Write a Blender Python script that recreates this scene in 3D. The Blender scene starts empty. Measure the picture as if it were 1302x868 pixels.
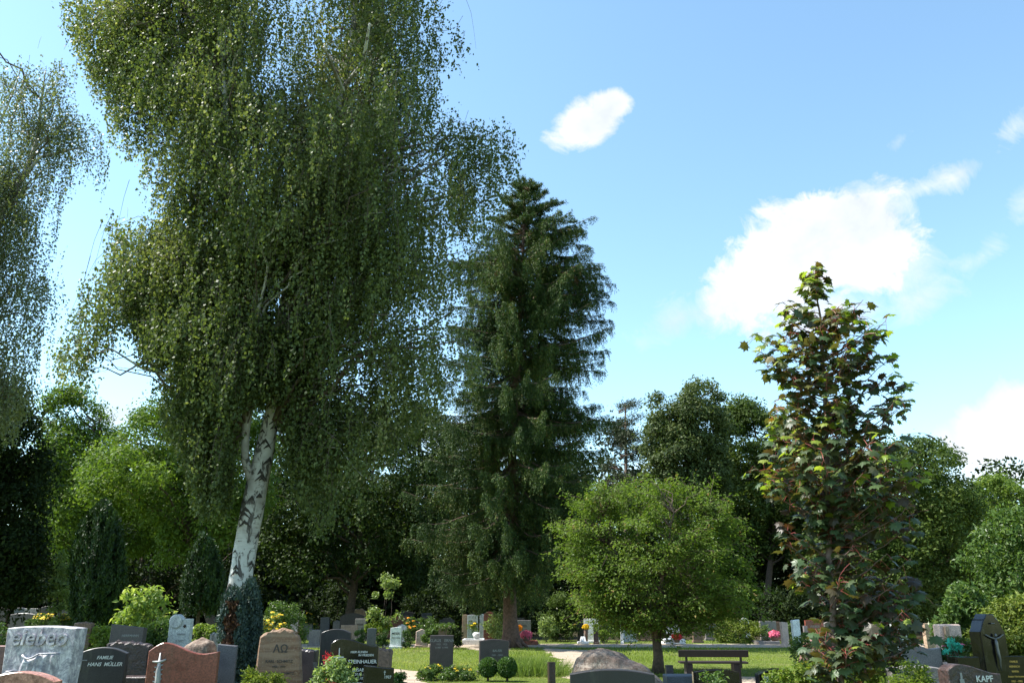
import bpy, bmesh, math, random
import numpy as np
from mathutils import Vector, Matrix, noise as mnoise

SC = bpy.context.scene
COL = SC.collection
PI = math.pi
R = math.radians
rng = np.random.default_rng(7)
random.seed(7)

# ------------------------------------------------------------------ camera
EYE = 1.6
FPX = 1050.0
PITCH = math.atan(339 / FPX)
CP, SP = math.cos(PITCH), math.sin(PITCH)

def W(px, py, Y):
    """point at world distance Y seen at photo pixel (px,py) of 1302x868"""
    a = (px - 651) / FPX; b = (434 - py) / FPX
    dy = CP - b * SP; dz = SP + b * CP
    t = Y / dy
    return np.array([a * t, Y, EYE + dz * t])

def G(px, py):
    a = (px - 651) / FPX; b = (434 - py) / FPX
    dy = CP - b * SP; dz = SP + b * CP
    t = -EYE / dz
    return np.array([a * t, dy * t, 0.0])

def proj(P):
    zc = CP * P[:, 1] + SP * (P[:, 2] - EYE)
    yc = -SP * P[:, 1] + CP * (P[:, 2] - EYE)
    return 651 + FPX * P[:, 0] / zc, 434 - FPX * yc / zc

cam = bpy.data.cameras.new('camera')
camo = bpy.data.objects.new('camera', cam); COL.objects.link(camo)
camo.location = (0, 0, EYE); camo.rotation_euler = (PI / 2 + PITCH, 0, 0)
cam.sensor_width = 36; cam.lens = 36 * FPX / 1302
cam.clip_end = 3000; cam.clip_start = .1
SC.camera = camo

# ------------------------------------------------------------------ light
SUN_EL = R(54); SUN_AZ = R(-87)        # azimuth from +Y, clockwise
sd = Vector((math.cos(SUN_EL) * math.sin(SUN_AZ), math.cos(SUN_EL) * math.cos(SUN_AZ), math.sin(SUN_EL)))
sun = bpy.data.lights.new('sun', 'SUN'); sun.energy = 5.0; sun.angle = R(.5); sun.color = (1, .965, .90)
so = bpy.data.objects.new('sun', sun); COL.objects.link(so)
so.rotation_euler = sd.to_track_quat('Z', 'Y').to_euler()

SC.view_settings.view_transform = 'Standard'
SC.view_settings.look = 'None'
SC.view_settings.gamma = 1
SC.view_settings.exposure = 1.3
SC.view_settings.use_curve_mapping = False
cy = SC.cycles
cy.max_bounces = 5; cy.diffuse_bounces = 3; cy.glossy_bounces = 2; cy.transmission_bounces = 3
cy.transparent_max_bounces = 4
cy.caustics_reflective = False; cy.caustics_refractive = False

# ------------------------------------------------------------------ nodes
class N:
    def __init__(s, nt): s.nt = nt
    def new(s, t, **k):
        n = s.nt.nodes.new(t)
        for a, v in k.items(): setattr(n, a, v)
        return n
    def link(s, a, b): s.nt.links.new(a, b)
    def math(s, op, a, b=None, c=None, clamp=False):
        n = s.new('ShaderNodeMath', operation=op); n.use_clamp = clamp
        for i, v in enumerate((a, b, c)):
            if v is None: continue
            if isinstance(v, (int, float)): n.inputs[i].default_value = v
            else: s.link(v, n.inputs[i])
        return n.outputs[0]
    def ramp(s, fac, stops, interp='LINEAR'):
        n = s.new('ShaderNodeValToRGB'); cr = n.color_ramp; cr.interpolation = interp
        while len(cr.elements) < len(stops): cr.elements.new(.5)
        for e, (p, c) in zip(cr.elements, stops):
            e.position = p; e.color = (*c, 1) if len(c) == 3 else c
        s.link(fac, n.inputs[0]); return n.outputs[0]
    def mix(s, fac, a, b, mode='MIX'):
        n = s.new('ShaderNodeMix', data_type='RGBA', blend_type=mode)
        for sock, v in ((n.inputs[0], fac), (n.inputs[6], a), (n.inputs[7], b)):
            if isinstance(v, (int, float)): sock.default_value = v
            elif isinstance(v, tuple): sock.default_value = (*v, 1) if len(v) == 3 else v
            else: s.link(v, sock)
        return n.outputs[2]
    def noise(s, scale, detail=4, rough=.55, vec=None, dist=0, dim='3D'):
        n = s.new('ShaderNodeTexNoise', noise_dimensions=dim)
        n.inputs['Scale'].default_value = scale; n.inputs['Detail'].default_value = detail
        n.inputs['Roughness'].default_value = rough; n.inputs['Distortion'].default_value = dist
        if vec is not None: s.link(vec, n.inputs['Vector'])
        return n.outputs['Fac']
    def coord(s, which='Object', scale=None, rot=None):
        c = s.new('ShaderNodeTexCoord').outputs[which]
        if scale is not None or rot is not None:
            m = s.new('ShaderNodeMapping'); s.link(c, m.inputs[0])
            if scale is not None: m.inputs['Scale'].default_value = scale
            if rot is not None: m.inputs['Rotation'].default_value = rot
            c = m.outputs[0]
        return c

MATS = {}
def newmat(name):
    m = bpy.data.materials.new(name); m.use_nodes = True
    nt = m.node_tree; nt.nodes.clear()
    n = N(nt); out = n.new('ShaderNodeOutputMaterial')
    MATS[name] = m
    return m, n, out

def leafmat(name, stops, transl=.35, rough=.42, spec=.5, tint=(1.25, 1.35, .55)):
    m, n, out = newmat(name)
    at = n.new('ShaderNodeAttribute', attribute_name='rnd')
    col = n.ramp(at.outputs['Fac'], stops)
    p = n.new('ShaderNodeBsdfPrincipled'); n.link(col, p.inputs['Base Color'])
    p.inputs['Roughness'].default_value = rough; p.inputs['Specular IOR Level'].default_value = spec * .6
    t = n.new('ShaderNodeBsdfTranslucent')
    n.link(n.mix(1.0, col, tint, 'MULTIPLY'), t.inputs['Color'])
    mx = n.new('ShaderNodeMixShader'); mx.inputs[0].default_value = transl
    n.link(p.outputs[0], mx.inputs[1]); n.link(t.outputs[0], mx.inputs[2]); n.link(mx.outputs[0], out.inputs[0])
    return m

def stonemat(name, c, c2=None, rough=.35, scale=60, veins=0, bump=.0, spec=.5, band=0):
    if name in MATS: return MATS[name]
    m, n, out = newmat(name)
    c2 = c2 or tuple(v * .55 for v in c)
    co = n.coord('Object')
    f = n.noise(scale, 5, .7, co)
    col = n.ramp(f, [(.36, c2), (.5, c), (.66, tuple(min(1, v * 1.5) for v in c))])
    big = n.noise(3.0, 5, .6, co, 1.2)
    col = n.mix(1.0, col, n.ramp(big, [(.3, (.66, .66, .68)), (.6, (1.1, 1.08, 1.05))]), 'MULTIPLY')
    if veins:
        v = n.noise(5, 7, .62, n.coord('Object', (1, 1, .55), (0, .5, 0)), 2.5)
        col = n.mix(n.ramp(v, [(.44, (0, 0, 0)), (.5, (veins,) * 3), (.57, (0, 0, 0))]), col, c2)
    if band:
        v = n.noise(2.2, 6, .6, n.coord('Object', (.5, .5, 6), (0, .12, 0)), .6)
        col = n.mix(n.ramp(v, [(.35, (0, 0, 0)), (.62, (band,) * 3)]), col, c2)
    # weather stains, lichens
    st = n.noise(9, 6, .7, n.coord('Object', (1, 1, .35)))
    col = n.mix(n.ramp(st, [(.55, (0, 0, 0)), (.75, (.35,) * 3)]), col, (.10, .10, .075))
    p = n.new('ShaderNodeBsdfPrincipled'); n.link(col, p.inputs['Base Color'])
    p.inputs['Specular IOR Level'].default_value = spec
    n.link(n.ramp(big, [(.3, (rough * .8,) * 3), (.7, (min(1, rough * 1.35),) * 3)]), p.inputs['Roughness'])
    if bump:
        b = n.new('ShaderNodeBump'); b.inputs['Strength'].default_value = bump; b.inputs['Distance'].default_value = .03
        n.link(n.noise(14, 8, .65, co), b.inputs['Height']); n.link(b.outputs[0], p.inputs['Normal'])
    n.link(p.outputs[0], out.inputs[0])
    return m

def plainmat(name, c, rough=.6, metal=0, var=.25, scale=12, bump=0):
    if name in MATS: return MATS[name]
    m, n, out = newmat(name)
    f = n.noise(scale, 5, .6, n.coord('Object'))
    col = n.ramp(f, [(.3, tuple(v * (1 - var) for v in c)), (.7, tuple(min(1, v * (1 + var)) for v in c))])
    p = n.new('ShaderNodeBsdfPrincipled'); n.link(col, p.inputs['Base Color'])
    p.inputs['Roughness'].default_value = rough; p.inputs['Metallic'].default_value = metal
    if bump:
        b = n.new('ShaderNodeBump'); b.inputs['Strength'].default_value = bump; b.inputs['Distance'].default_value = .02
        n.link(n.noise(scale * 3, 6, .6, n.coord('Object', (1, 1, .25))), b.inputs['Height']); n.link(b.outputs[0], p.inputs['Normal'])
    n.link(p.outputs[0], out.inputs[0])
    return m

# ------------------------------------------------------------------ mesh helpers
class MB:
    """collects vertices and faces as numpy arrays and links them as ONE mesh object"""
    def __init__(s): s.v = []; s.f = []; s.n = 0
    def add(s, v, faces, mi=0, smooth=False, rnd=None):
        v = np.asarray(v, dtype=np.float32).reshape(-1, 3)
        groups = faces if isinstance(faces, list) and len(faces) and isinstance(faces[0], np.ndarray) and faces[0].ndim == 2 else None
        if groups is None:
            if isinstance(faces, np.ndarray): groups = [faces]
            else:
                by = {}
                for f in faces: by.setdefault(len(f), []).append(f)
                groups = [np.array(x, dtype=np.int64) for x in by.values()]
        for g in groups:
            s.f.append((g + s.n, mi, smooth, rnd))
        s.v.append(v); s.n += len(v)
    def mesh(s, name, mats):
        me = bpy.data.meshes.new(name)
        V = np.concatenate(s.v) if s.v else np.zeros((0, 3), np.float32)
        me.vertices.add(len(V)); me.vertices.foreach_set('co', V.ravel())
        loops = np.concatenate([g.ravel() for g, *_ in s.f]).astype(np.int32)
        sizes = np.concatenate([np.full(len(g), g.shape[1], np.int32) for g, *_ in s.f])
        starts = np.concatenate([[0], np.cumsum(sizes)[:-1]]).astype(np.int32)
        me.loops.add(len(loops)); me.polygons.add(len(sizes))
        me.loops.foreach_set('vertex_index', loops)
        me.polygons.foreach_set('loop_start', starts)
        me.polygons.foreach_set('material_index', np.concatenate([np.full(len(g), mi, np.int32) for g, mi, *_ in s.f]))
        me.update(calc_edges=True)
        me.polygons.foreach_set('use_smooth', np.concatenate([np.full(len(g), sm, bool) for g, mi, sm, r in s.f]))
        if any(r is not None for *_, r in s.f):
            a = me.attributes.new('rnd', 'FLOAT', 'FACE')
            a.data.foreach_set('value', np.concatenate([(np.zeros(len(g)) if r is None else r) for g, mi, sm, r in s.f]).astype(np.float32))
        me.update()
        for m in (mats if isinstance(mats, (list, tuple)) else [mats]): me.materials.append(m)
        return me
    def build(s, name, mats, parent=None, loc=None):
        o = bpy.data.objects.new(name, s.mesh(name, mats)); COL.objects.link(o)
        if parent is not None:
            o.parent = parent
            # vertices are given in world space unless loc given
            if loc is None: o.matrix_parent_inverse = parent_inv(parent)
            else: o.location = loc
        elif loc is not None: o.location = loc
        return o

def parent_inv(p):
    M = Matrix.Identity(4)
    while p is not None:
        M = Matrix.LocRotScale(p.location, p.rotation_euler, p.scale) @ M
        p = p.parent
    return M.inverted()

def tag(o, label=None, cat=None, group=None, kind=None):
    if label: o['label'] = label
    if cat: o['category'] = cat
    if group: o['group'] = group
    if kind: o['kind'] = kind
    return o

def empty(name, loc, label, cat, group=None, rz=0):
    o = bpy.data.objects.new(name, None); COL.objects.link(o)
    o.location = [float(v) for v in loc]; o.rotation_euler = (0, 0, rz); o.empty_display_size = .2
    return tag(o, label, cat, group)

def nrmz(a): return a / np.maximum(np.linalg.norm(a, axis=-1, keepdims=True), 1e-9)

def tube(mb, pts, rad, k=8, mi=0, wob=0, smooth=True, capends=True):
    pts = np.asarray(pts, float); n = len(pts)
    rad = np.broadcast_to(np.asarray(rad, float), (n,))
    tan = nrmz(np.gradient(pts, axis=0))
    ref = np.array([0, 1, 0.]) if abs(tan[0][1]) < .8 else np.array([1., 0, 0])
    s = nrmz(np.cross(tan, ref)); t = np.cross(s, tan)
    ang = np.linspace(0, 2 * PI, k, endpoint=False)
    rr = rad[:, None] * (1 + (wob * rng.uniform(-1, 1, (n, k)) if wob else 0))
    V = pts[:, None] + rr[..., None] * (np.cos(ang)[None, :, None] * s[:, None] + np.sin(ang)[None, :, None] * t[:, None])
    i = np.arange(n - 1)[:, None] * k; j = np.arange(k)[None]; j2 = (j + 1) % k
    F = np.stack([i + j, i + j2, i + k + j2, i + k + j], -1).reshape(-1, 4)
    V = V.reshape(-1, 3)
    faces = [F]
    if capends: faces.append(np.array([list(range(k))[::-1], list(range((n - 1) * k, n * k))]))
    mb.add(V, faces, mi, smooth)

def box(mb, c, size, rz=0, mi=0, b=0.0, tilt=0):
    x, y, z = (v / 2 for v in size)
    if b:
        b = min(b, x * .4, y * .4, z * .4)
        V = []; 
        for zz, ins in ((-z, b), (-z + b, 0), (z - b, 0), (z, b)):
            X, Yy = x - ins, y - ins
            V += [(-X, -Yy, zz), (X, -Yy, zz), (X, Yy, zz), (-X, Yy, zz)]
        F = [(3, 2, 1, 0), (12, 13, 14, 15)]
        for r in range(3):
            for q in range(4):
                F.append((r * 4 + q, r * 4 + (q + 1) % 4, r * 4 + 4 + (q + 1) % 4, r * 4 + 4 + q))
    else:
        V = [(-x, -y, -z), (x, -y, -z), (x, y, -z), (-x, y, -z), (-x, -y, z), (x, -y, z), (x, y, z), (-x, y, z)]
        F = [(3, 2, 1, 0), (4, 5, 6, 7), (0, 1, 5, 4), (1, 2, 6, 5), (2, 3, 7, 6), (3, 0, 4, 7)]
    V = np.array(V, float)
    if tilt:
        ct, st = math.cos(tilt), math.sin(tilt)
        V = np.stack([V[:, 0], V[:, 1] * ct - V[:, 2] * st, V[:, 1] * st + V[:, 2] * ct], 1)
    cr, sr = math.cos(rz), math.sin(rz)
    V = np.stack([V[:, 0] * cr - V[:, 1] * sr, V[:, 0] * sr + V[:, 1] * cr, V[:, 2]], 1) + np.array(c)
    mb.add(V, F, mi)

def inpoly(x, y, poly):
    P = np.asarray(poly, float); inside = np.zeros(x.shape, bool)
    x1, y1 = P[-1]
    for x2, y2 in P:
        c = ((y2 > y) != (y1 > y)) & (x < (x1 - x2) * (y - y2) / ((y1 - y2) + 1e-12) + x2)
        inside ^= c; x1, y1 = x2, y2
    return inside

def noise3(P, s, seed=0):
    """cheap smooth noise from summed sines, range about -1..1"""
    r = np.random.default_rng(seed); o = np.zeros(len(P))
    for k in range(7):
        d = nrmz(r.normal(size=3)) * s * r.uniform(.6, 1.9)
        o += np.sin(P @ d + r.uniform(0, 6.28))
    return o / 3.5

def sample_env(poly, Y, n, ds=.9, cut=True, seed=0, maxd=None, jit=0):
    """n points in a solid whose front outline is the given outline; its depth follows its own width"""
    r = np.random.default_rng(seed)
    Wp = np.array([W(a, b, Y) for a, b in poly])[:, [0, 2]]
    lo, hi = Wp.min(0), Wp.max(0)
    zs = np.linspace(lo[1], hi[1], 60); xs = np.linspace(lo[0], hi[0], 160)
    gx, gz = np.meshgrid(xs, zs); ins = inpoly(gx.ravel(), gz.ravel(), Wp).reshape(gx.shape)
    L = np.where(ins.any(1), np.where(ins, gx, 1e9).min(1), 0); Rr = np.where(ins.any(1), np.where(ins, gx, -1e9).max(1), 0)
    out = []; tot = 0
    for _ in range(60):
        m = n * 3
        q = np.stack([r.uniform(lo[0], hi[0], m), r.uniform(lo[1], hi[1], m)], 1)
        q = q[inpoly(q[:, 0], q[:, 1], Wp)]
        l = np.interp(q[:, 1], zs, L); rr = np.interp(q[:, 1], zs, Rr)
        hw = np.maximum((rr - l) / 2, .05); u = (q[:, 0] - (l + rr) / 2) / hw
        dd = hw * ds
        if maxd: dd = np.minimum(dd, maxd)
        y = Y + r.uniform(-1, 1, len(q)) * np.sqrt(np.clip(1 - u * u, 0.02, 1)) * dd
        P = np.stack([q[:, 0], y, q[:, 1]], 1)
        if cut:
            a, b = proj(P); P = P[inpoly(a, b, poly)]
        out.append(P); tot += len(P)
        if tot >= n: break
    return np.concatenate(out)[:n]

# leaf templates: vertices (x across, y along, z normal) and faces
T_QUAD = (np.array([[0, 0, 0], [.5, .42, 0], [0, 1, 0], [-.5, .42, 0]], float), np.array([[0, 1, 2, 3]]))
T_FOLD = (np.array([[0, 0, 0], [.5, .4, .14], [0, 1, -.06], [-.5, .4, .14]], float), np.array([[0, 1, 2], [0, 2, 3]]))
_ml = [(0, 0), (.10, .06), (.34, -.08), (.30, .12), (.60, .20), (.44, .34), (.56, .62), (.30, .56), (.22, .72), (.12, .68), (0, 1.0)]
_ml = _ml + [(-x, y) for x, y in _ml[-2:0:-1]]
T_MAPLE = (np.array([[0, .34, .03]] + [[x, y, -.30 * (x * x + (y - .34) ** 2)] for x, y in _ml], float),
           np.array([[0, 1 + i, 1 + (i + 1) % len(_ml)] for i in range(len(_ml))]))
T_SPRAY = (np.array([[-.5, 0, 0], [.5, 0, 0], [.32, .7, .05], [0, 1, .0], [-.32, .7, .05]], float), np.array([[0, 1, 2, 3, 4]]))

def scatter(mb, T, pos, nrm, tip, L, Wd, rnd, mi=0, smooth=False):
    tv, tf = T; n = len(pos); k = len(tv)
    nrm = nrmz(nrm); t = nrmz(tip - nrm * (tip * nrm).sum(1, keepdims=True)); s = np.cross(t, nrm)
    L = np.broadcast_to(L, (n,)); Wd = np.broadcast_to(Wd, (n,))
    V = pos[:, None] + tv[None, :, 0, None] * (s * Wd[:, None])[:, None] + tv[None, :, 1, None] * (t * L[:, None])[:, None] \
        + tv[None, :, 2, None] * (nrm * L[:, None])[:, None]
    F = (np.arange(n)[:, None, None] * k + tf[None]).reshape(-1, tf.shape[1])
    mb.add(V.reshape(-1, 3), F, mi, smooth, np.repeat(rnd, len(tf)))

def clump_leaves(C, rad, per, r, squash=.75, shell=.5, up=.55, jitter=.7):
    """leaf positions and normals on lumpy shells round the clump centres C"""
    n = len(C); m = n * per
    d = nrmz(r.normal(size=(m, 3)))
    rr = np.repeat(rad, per) * (shell + (1 - shell) * r.random(m) ** .7) * (1 + .25 * noise3(d * 3 + np.repeat(C, per, 0) * 2, 1.3, 3))
    P = np.repeat(C, per, 0) + d * rr[:, None] * np.array([1, 1, squash])
    nr = d + np.array([0, 0, up]) + r.normal(size=(m, 3)) * jitter
    return P, nrmz(nr)

def limb(a, b, sag, n=7, wig=.06, r=rng):
    a = np.asarray(a, float); b = np.asarray(b, float)
    t = np.linspace(0, 1, n)[:, None]
    c = (a + b) / 2 + np.array([0, 0, sag])
    P = (1 - t) ** 2 * a + 2 * t * (1 - t) * c + t * t * b
    P[1:-1] += r.normal(size=(n - 2, 3)) * wig * np.linalg.norm(b - a) / 3
    return P

# ------------------------------------------------------------------ materials
MAT_BARKW = None
def birch_bark():
    m, n, out = newmat('birch_bark')
    co = n.coord('Object')
    lines = n.noise(1.0, 5, .6, n.coord('Object', (3, 3, 55)), .4)
    patch = n.noise(4.5, 7, .7, n.coord('Object', (1, 1, .55)), 1.4)
    soft = n.noise(1.6, 5, .6, co)
    base = n.ramp(soft, [(.35, (.24, .215, .195)), (.6, (.50, .485, .47))])
    col = n.mix(n.ramp(lines, [(.60, (0, 0, 0)), (.66, (.75,) * 3)]), base, (.14, .11, .09))
    col = n.mix(n.ramp(patch, [(.52, (0, 0, 0)), (.58, (.95,) * 3)]), col, (.055, .045, .04))
    p = n.new('ShaderNodeBsdfPrincipled'); n.link(col, p.inputs['Base Color']); p.inputs['Roughness'].default_value = .7
    b = n.new('ShaderNodeBump'); b.inputs['Strength'].default_value = .5; b.inputs['Distance'].default_value = .02
    n.link(patch, b.inputs['Height']); n.link(b.outputs[0], p.inputs['Normal'])
    n.link(p.outputs[0], out.inputs[0]); return m
M_BIRCHBARK = birch_bark()
M_SCAR = plainmat('birch_scar', (.035, .028, .024), .9)
M_BARK = plainmat('brown_bark', (.085, .058, .042), .9, var=.5, scale=14, bump=.8)
M_BARKRED = plainmat('spruce_bark', (.115, .068, .050), .9, var=.45, scale=10, bump=.9)
M_BARKYOUNG = plainmat('young_bark', (.13, .085, .07), .8, var=.3, scale=20)
M_TWIG = plainmat('twig_bark', (.10, .07, .06), .8)
M_BIRCH = leafmat('birch_leaf', [(0, (.050, .072, .026)), (.5, (.102, .130, .046)), (.85, (.19, .21, .085)), (1, (.32, .31, .17))], .34, .5, .3)
M_BIRCHPALE = leafmat('birch_leaf_pale', [(0, (.085, .105, .055)), (.6, (.125, .15, .075)), (1, (.18, .19, .08))], .36, .4, .8)
M_SPRUCE = leafmat('spruce_needle', [(0, (.018, .038, .014)), (.55, (.042, .074, .020)), (.90, (.13, .17, .034)), (1, (.16, .085, .05))], .12, .6, .3)
M_ROUND = leafmat('hornbeam_leaf', [(0, (.072, .118, .020)), (.6, (.120, .178, .030)), (.9, (.18, .23, .050)), (1, (.26, .16, .07))], .42, .5, .35)
M_MAPLE = leafmat('maple_leaf', [(0, (.052, .036, .022)), (.2, (.052, .068, .030)), (.75, (.060, .110, .042)), (.9, (.12, .11, .026)), (1, (.14, .07, .02))], .38, .42, .7, (1.9, 1.1, .45))
M_MAPLENEW = leafmat('maple_young_leaf', [(0, (.16, .23, .03)), (1, (.28, .32, .06))], .5, .4, .5)
M_ASH = leafmat('ash_leaf', [(0, (.066, .108, .018)), (.6, (.105, .165, .026)), (1, (.17, .22, .045))], .38, .6, .3)
M_DARKLEAF = leafmat('dark_leaf', [(0, (.009, .017, .005)), (.6, (.019, .033, .008)), (1, (.048, .070, .016))], .25, .65, .2)  # wood-edge shade is darkened into these leaf tones
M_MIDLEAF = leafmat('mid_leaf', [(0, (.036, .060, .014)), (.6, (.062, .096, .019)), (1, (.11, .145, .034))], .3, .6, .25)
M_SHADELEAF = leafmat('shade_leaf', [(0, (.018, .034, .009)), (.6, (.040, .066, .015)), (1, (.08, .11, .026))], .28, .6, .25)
M_OAK = leafmat('oak_leaf', [(0, (.045, .066, .022)), (.6, (.078, .105, .032)), (1, (.13, .155, .050))], .28, .6, .3)
M_PINE = leafmat('pine_needle', [(0, (.030, .042, .022)), (1, (.066, .080, .040))], .08, .6, .3)
M_THUJA = leafmat('thuja_scale', [(0, (.012, .030, .009)), (.7, (.026, .055, .013)), (1, (.05, .085, .018))], .12, .5, .4)
M_BLUECON = leafmat('blue_conifer', [(0, (.022, .042, .034)), (.7, (.042, .070, .056)), (1, (.085, .115, .088))], .12, .55, .4)
M_DEAD = leafmat('dead_conifer', [(0, (.045, .028, .018)), (1, (.10, .048, .030))], .15, .7, .2)
M_YELGREEN = leafmat('yellow_green_leaf', [(0, (.10, .16, .025)), (.6, (.17, .23, .035)), (1, (.28, .30, .07))], .42, .42, .5)
M_LIGHTLEAF = leafmat('light_leaf', [(0, (.12, .18, .06)), (.6, (.20, .26, .09)), (1, (.42, .46, .22))], .4, .4, .55)
M_PALEYEL = leafmat('pale_yellow_green_leaf', [(0, (.12, .19, .035)), (.6, (.22, .29, .07)), (1, (.42, .45, .18))], .4, .45, .5)
M_SHRUB = leafmat('shrub_leaf', [(0, (.045, .085, .022)), (.6, (.080, .135, .030)), (1, (.14, .19, .045))], .35, .4, .5)
M_BOX = leafmat('box_leaf', [(0, (.040, .085, .018)), (1, (.080, .15, .030))], .3, .4, .5)
M_GOLDJUN = leafmat('gold_juniper', [(0, (.075, .105, .018)), (.7, (.14, .18, .028)), (1, (.26, .27, .05))], .3, .5, .4)
M_GRASSB = leafmat('grass_blade', [(0, (.12, .17, .024)), (.6, (.20, .25, .040)), (1, (.34, .34, .10))], .4, .5, .3)
M_TALLG = leafmat('tall_grass', [(0, (.10, .16, .035)), (1, (.20, .26, .07))], .4, .5, .3)
def petal(name, c): return leafmat(name, [(0, tuple(v * .8 for v in c)), (1, c)], .25, .5, .3, (1, 1, 1))
M_FYEL = petal('yellow_petal', (.80, .55, .03)); M_FRED = petal('red_petal', (.70, .05, .06)); M_FPINK = petal('pink_petal', (.80, .18, .28))
M_FWHITE = petal('white_petal', (.80, .78, .74)); M_FORA = petal('orange_petal', (.80, .32, .03)); M_FTEAL = petal('teal_petal', (.10, .62, .45))
M_LETW = plainmat('white_lettering', (.55, .55, .53), .5, var=.05)
M_LETG = plainmat('gold_lettering', (.50, .34, .10), .35, .6, var=.1)
M_LETD = plainmat('dark_lettering', (.05, .04, .035), .7, var=.1)
M_LETGREY = plainmat('grey_lettering', (.22, .22, .22), .5, var=.1)
M_BRONZE = plainmat('grey_bronze', (.13, .13, .13), .4, .6)
M_SILVER = plainmat('pale_metal', (.34, .33, .32), .55, .2, var=.4)

# ------------------------------------------------------------------ ground, path
def groundmat():
    m, n, out = newmat('lawn_ground')
    co = n.coord('Object')
    a = n.noise(.35, 6, .6, co); b = n.noise(5, 6, .7, co); c = n.noise(60, 4, .7, co)
    col = n.ramp(b, [(.3, (.080, .120, .022)), (.55, (.14, .185, .036)), (.75, (.21, .23, .065))])
    col = n.mix(n.ramp(a, [(.52, (0, 0, 0)), (.68, (.75,) * 3)]), col, (.22, .20, .09))
    col = n.mix(1, col, n.ramp(c, [(.3, (.6,) * 3), (.7, (1.25,) * 3)]), 'MULTIPLY')
    p = n.new('ShaderNodeBsdfPrincipled'); n.link(col, p.inputs['Base Color']); p.inputs['Roughness'].default_value = .95
    p.inputs['Specular IOR Level'].default_value = .1
    bb = n.new('ShaderNodeBump'); bb.inputs['Strength'].default_value = .8; bb.inputs['Distance'].default_value = .08
    n.link(c, bb.inputs['Height']); n.link(bb.outputs[0], p.inputs['Normal'])
    n.link(p.outputs[0], out.inputs[0]); return m
M_GROUND = groundmat()
def pathmat():
    m, n, out = newmat('sandy_path')
    co = n.coord('Object')
    b = n.noise(1.6, 6, .7, co); c = n.noise(90, 3, .7, co)
    col = n.ramp(b, [(.3, (.25, .19, .135)), (.7, (.40, .32, .24))])
    col = n.mix(1, col, n.ramp(c, [(.3, (.75,) * 3), (.7, (1.15,) * 3)]), 'MULTIPLY')
    p = n.new('ShaderNodeBsdfPrincipled'); n.link(col, p.inputs['Base Color']); p.inputs['Roughness'].default_value = .95
    n.link(p.outputs[0], out.inputs[0]); return m
M_PATH = pathmat()
mb = MB(); mb.add([(-900, -300, 0), (900, -300, 0), (900, 1500, 0), (-900, 1500, 0)], [(0, 1, 2, 3)])
tag(mb.build('ground', M_GROUND), kind='structure')

def wobbly(pts, step=.5, amp=.12, seed=1):
    r = random.Random(seed); out = []
    for i in range(len(pts)):
        a = np.array(pts[i][:2]); b = np.array(pts[(i + 1) % len(pts)][:2]); k = max(1, int(np.linalg.norm(b - a) / step))
        for j in range(k):
            q = a + (b - a) * j / k; out.append((q[0] + r.uniform(-amp, amp), q[1] + r.uniform(-amp, amp)))
    return out
PATHS = []
def sheet(name, pts, z, mat, step=.5, amp=.12, seed=1):
    o = wobbly(pts, step, amp, seed); PATHS.append(o)
    mb = MB(); mb.add([(x, y, z) for x, y in o], [tuple(range(len(o)))])
    return tag(mb.build(name, mat), kind='structure')
sheet('path', [(-12, 37.8), (4, 37.9), (30, 37.3), (60, 37.6), (60, 41.2), (30, 41.6), (4, 41.7), (-12, 41.4)], .004, M_PATH, .6, .15, 2)
def shademat():  # dark colour stands in for shade on the ground under the trees
    m, n, out = newmat('painted_ground_shade')
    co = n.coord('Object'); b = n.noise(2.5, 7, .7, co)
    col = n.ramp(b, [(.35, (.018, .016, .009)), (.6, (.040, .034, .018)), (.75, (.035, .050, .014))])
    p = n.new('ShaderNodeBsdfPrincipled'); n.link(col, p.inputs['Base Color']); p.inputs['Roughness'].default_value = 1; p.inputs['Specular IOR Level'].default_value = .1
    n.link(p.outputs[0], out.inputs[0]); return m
sheet('ground_shade_sheet', [(-90, 46.5), (-20, 47), (10, 46.5), (40, 47.5), (100, 47), (100, 130), (-90, 130)], .004, shademat(), 1.2, .5, 9)  # sheet laid to paint the shaded ground behind the graves
def gp(L): return [tuple(G(a, b)[:2]) for a, b in L]
sheet('trodden_path', gp([(690, 823), (742, 826), (748, 832), (742, 842), (758, 852), (760, 872), (722, 872), (716, 856), (704, 848), (712, 838), (700, 832)]), .004, M_PATH, .5, .22, 3)
sheet('trodden_path', gp([(500, 849), (528, 852), (536, 862), (540, 880), (480, 880), (480, 858)]), .004, M_PATH, .4, .18, 4)
sheet('trodden_path', gp([(596, 822), (640, 823), (650, 827), (600, 826)]), .004, M_PATH, .5, .25, 5)
sheet('trodden_path', gp([(848, 860), (1002, 860), (1002, 876), (848, 876)]), .004, M_PATH, .4, .12, 6)

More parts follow.
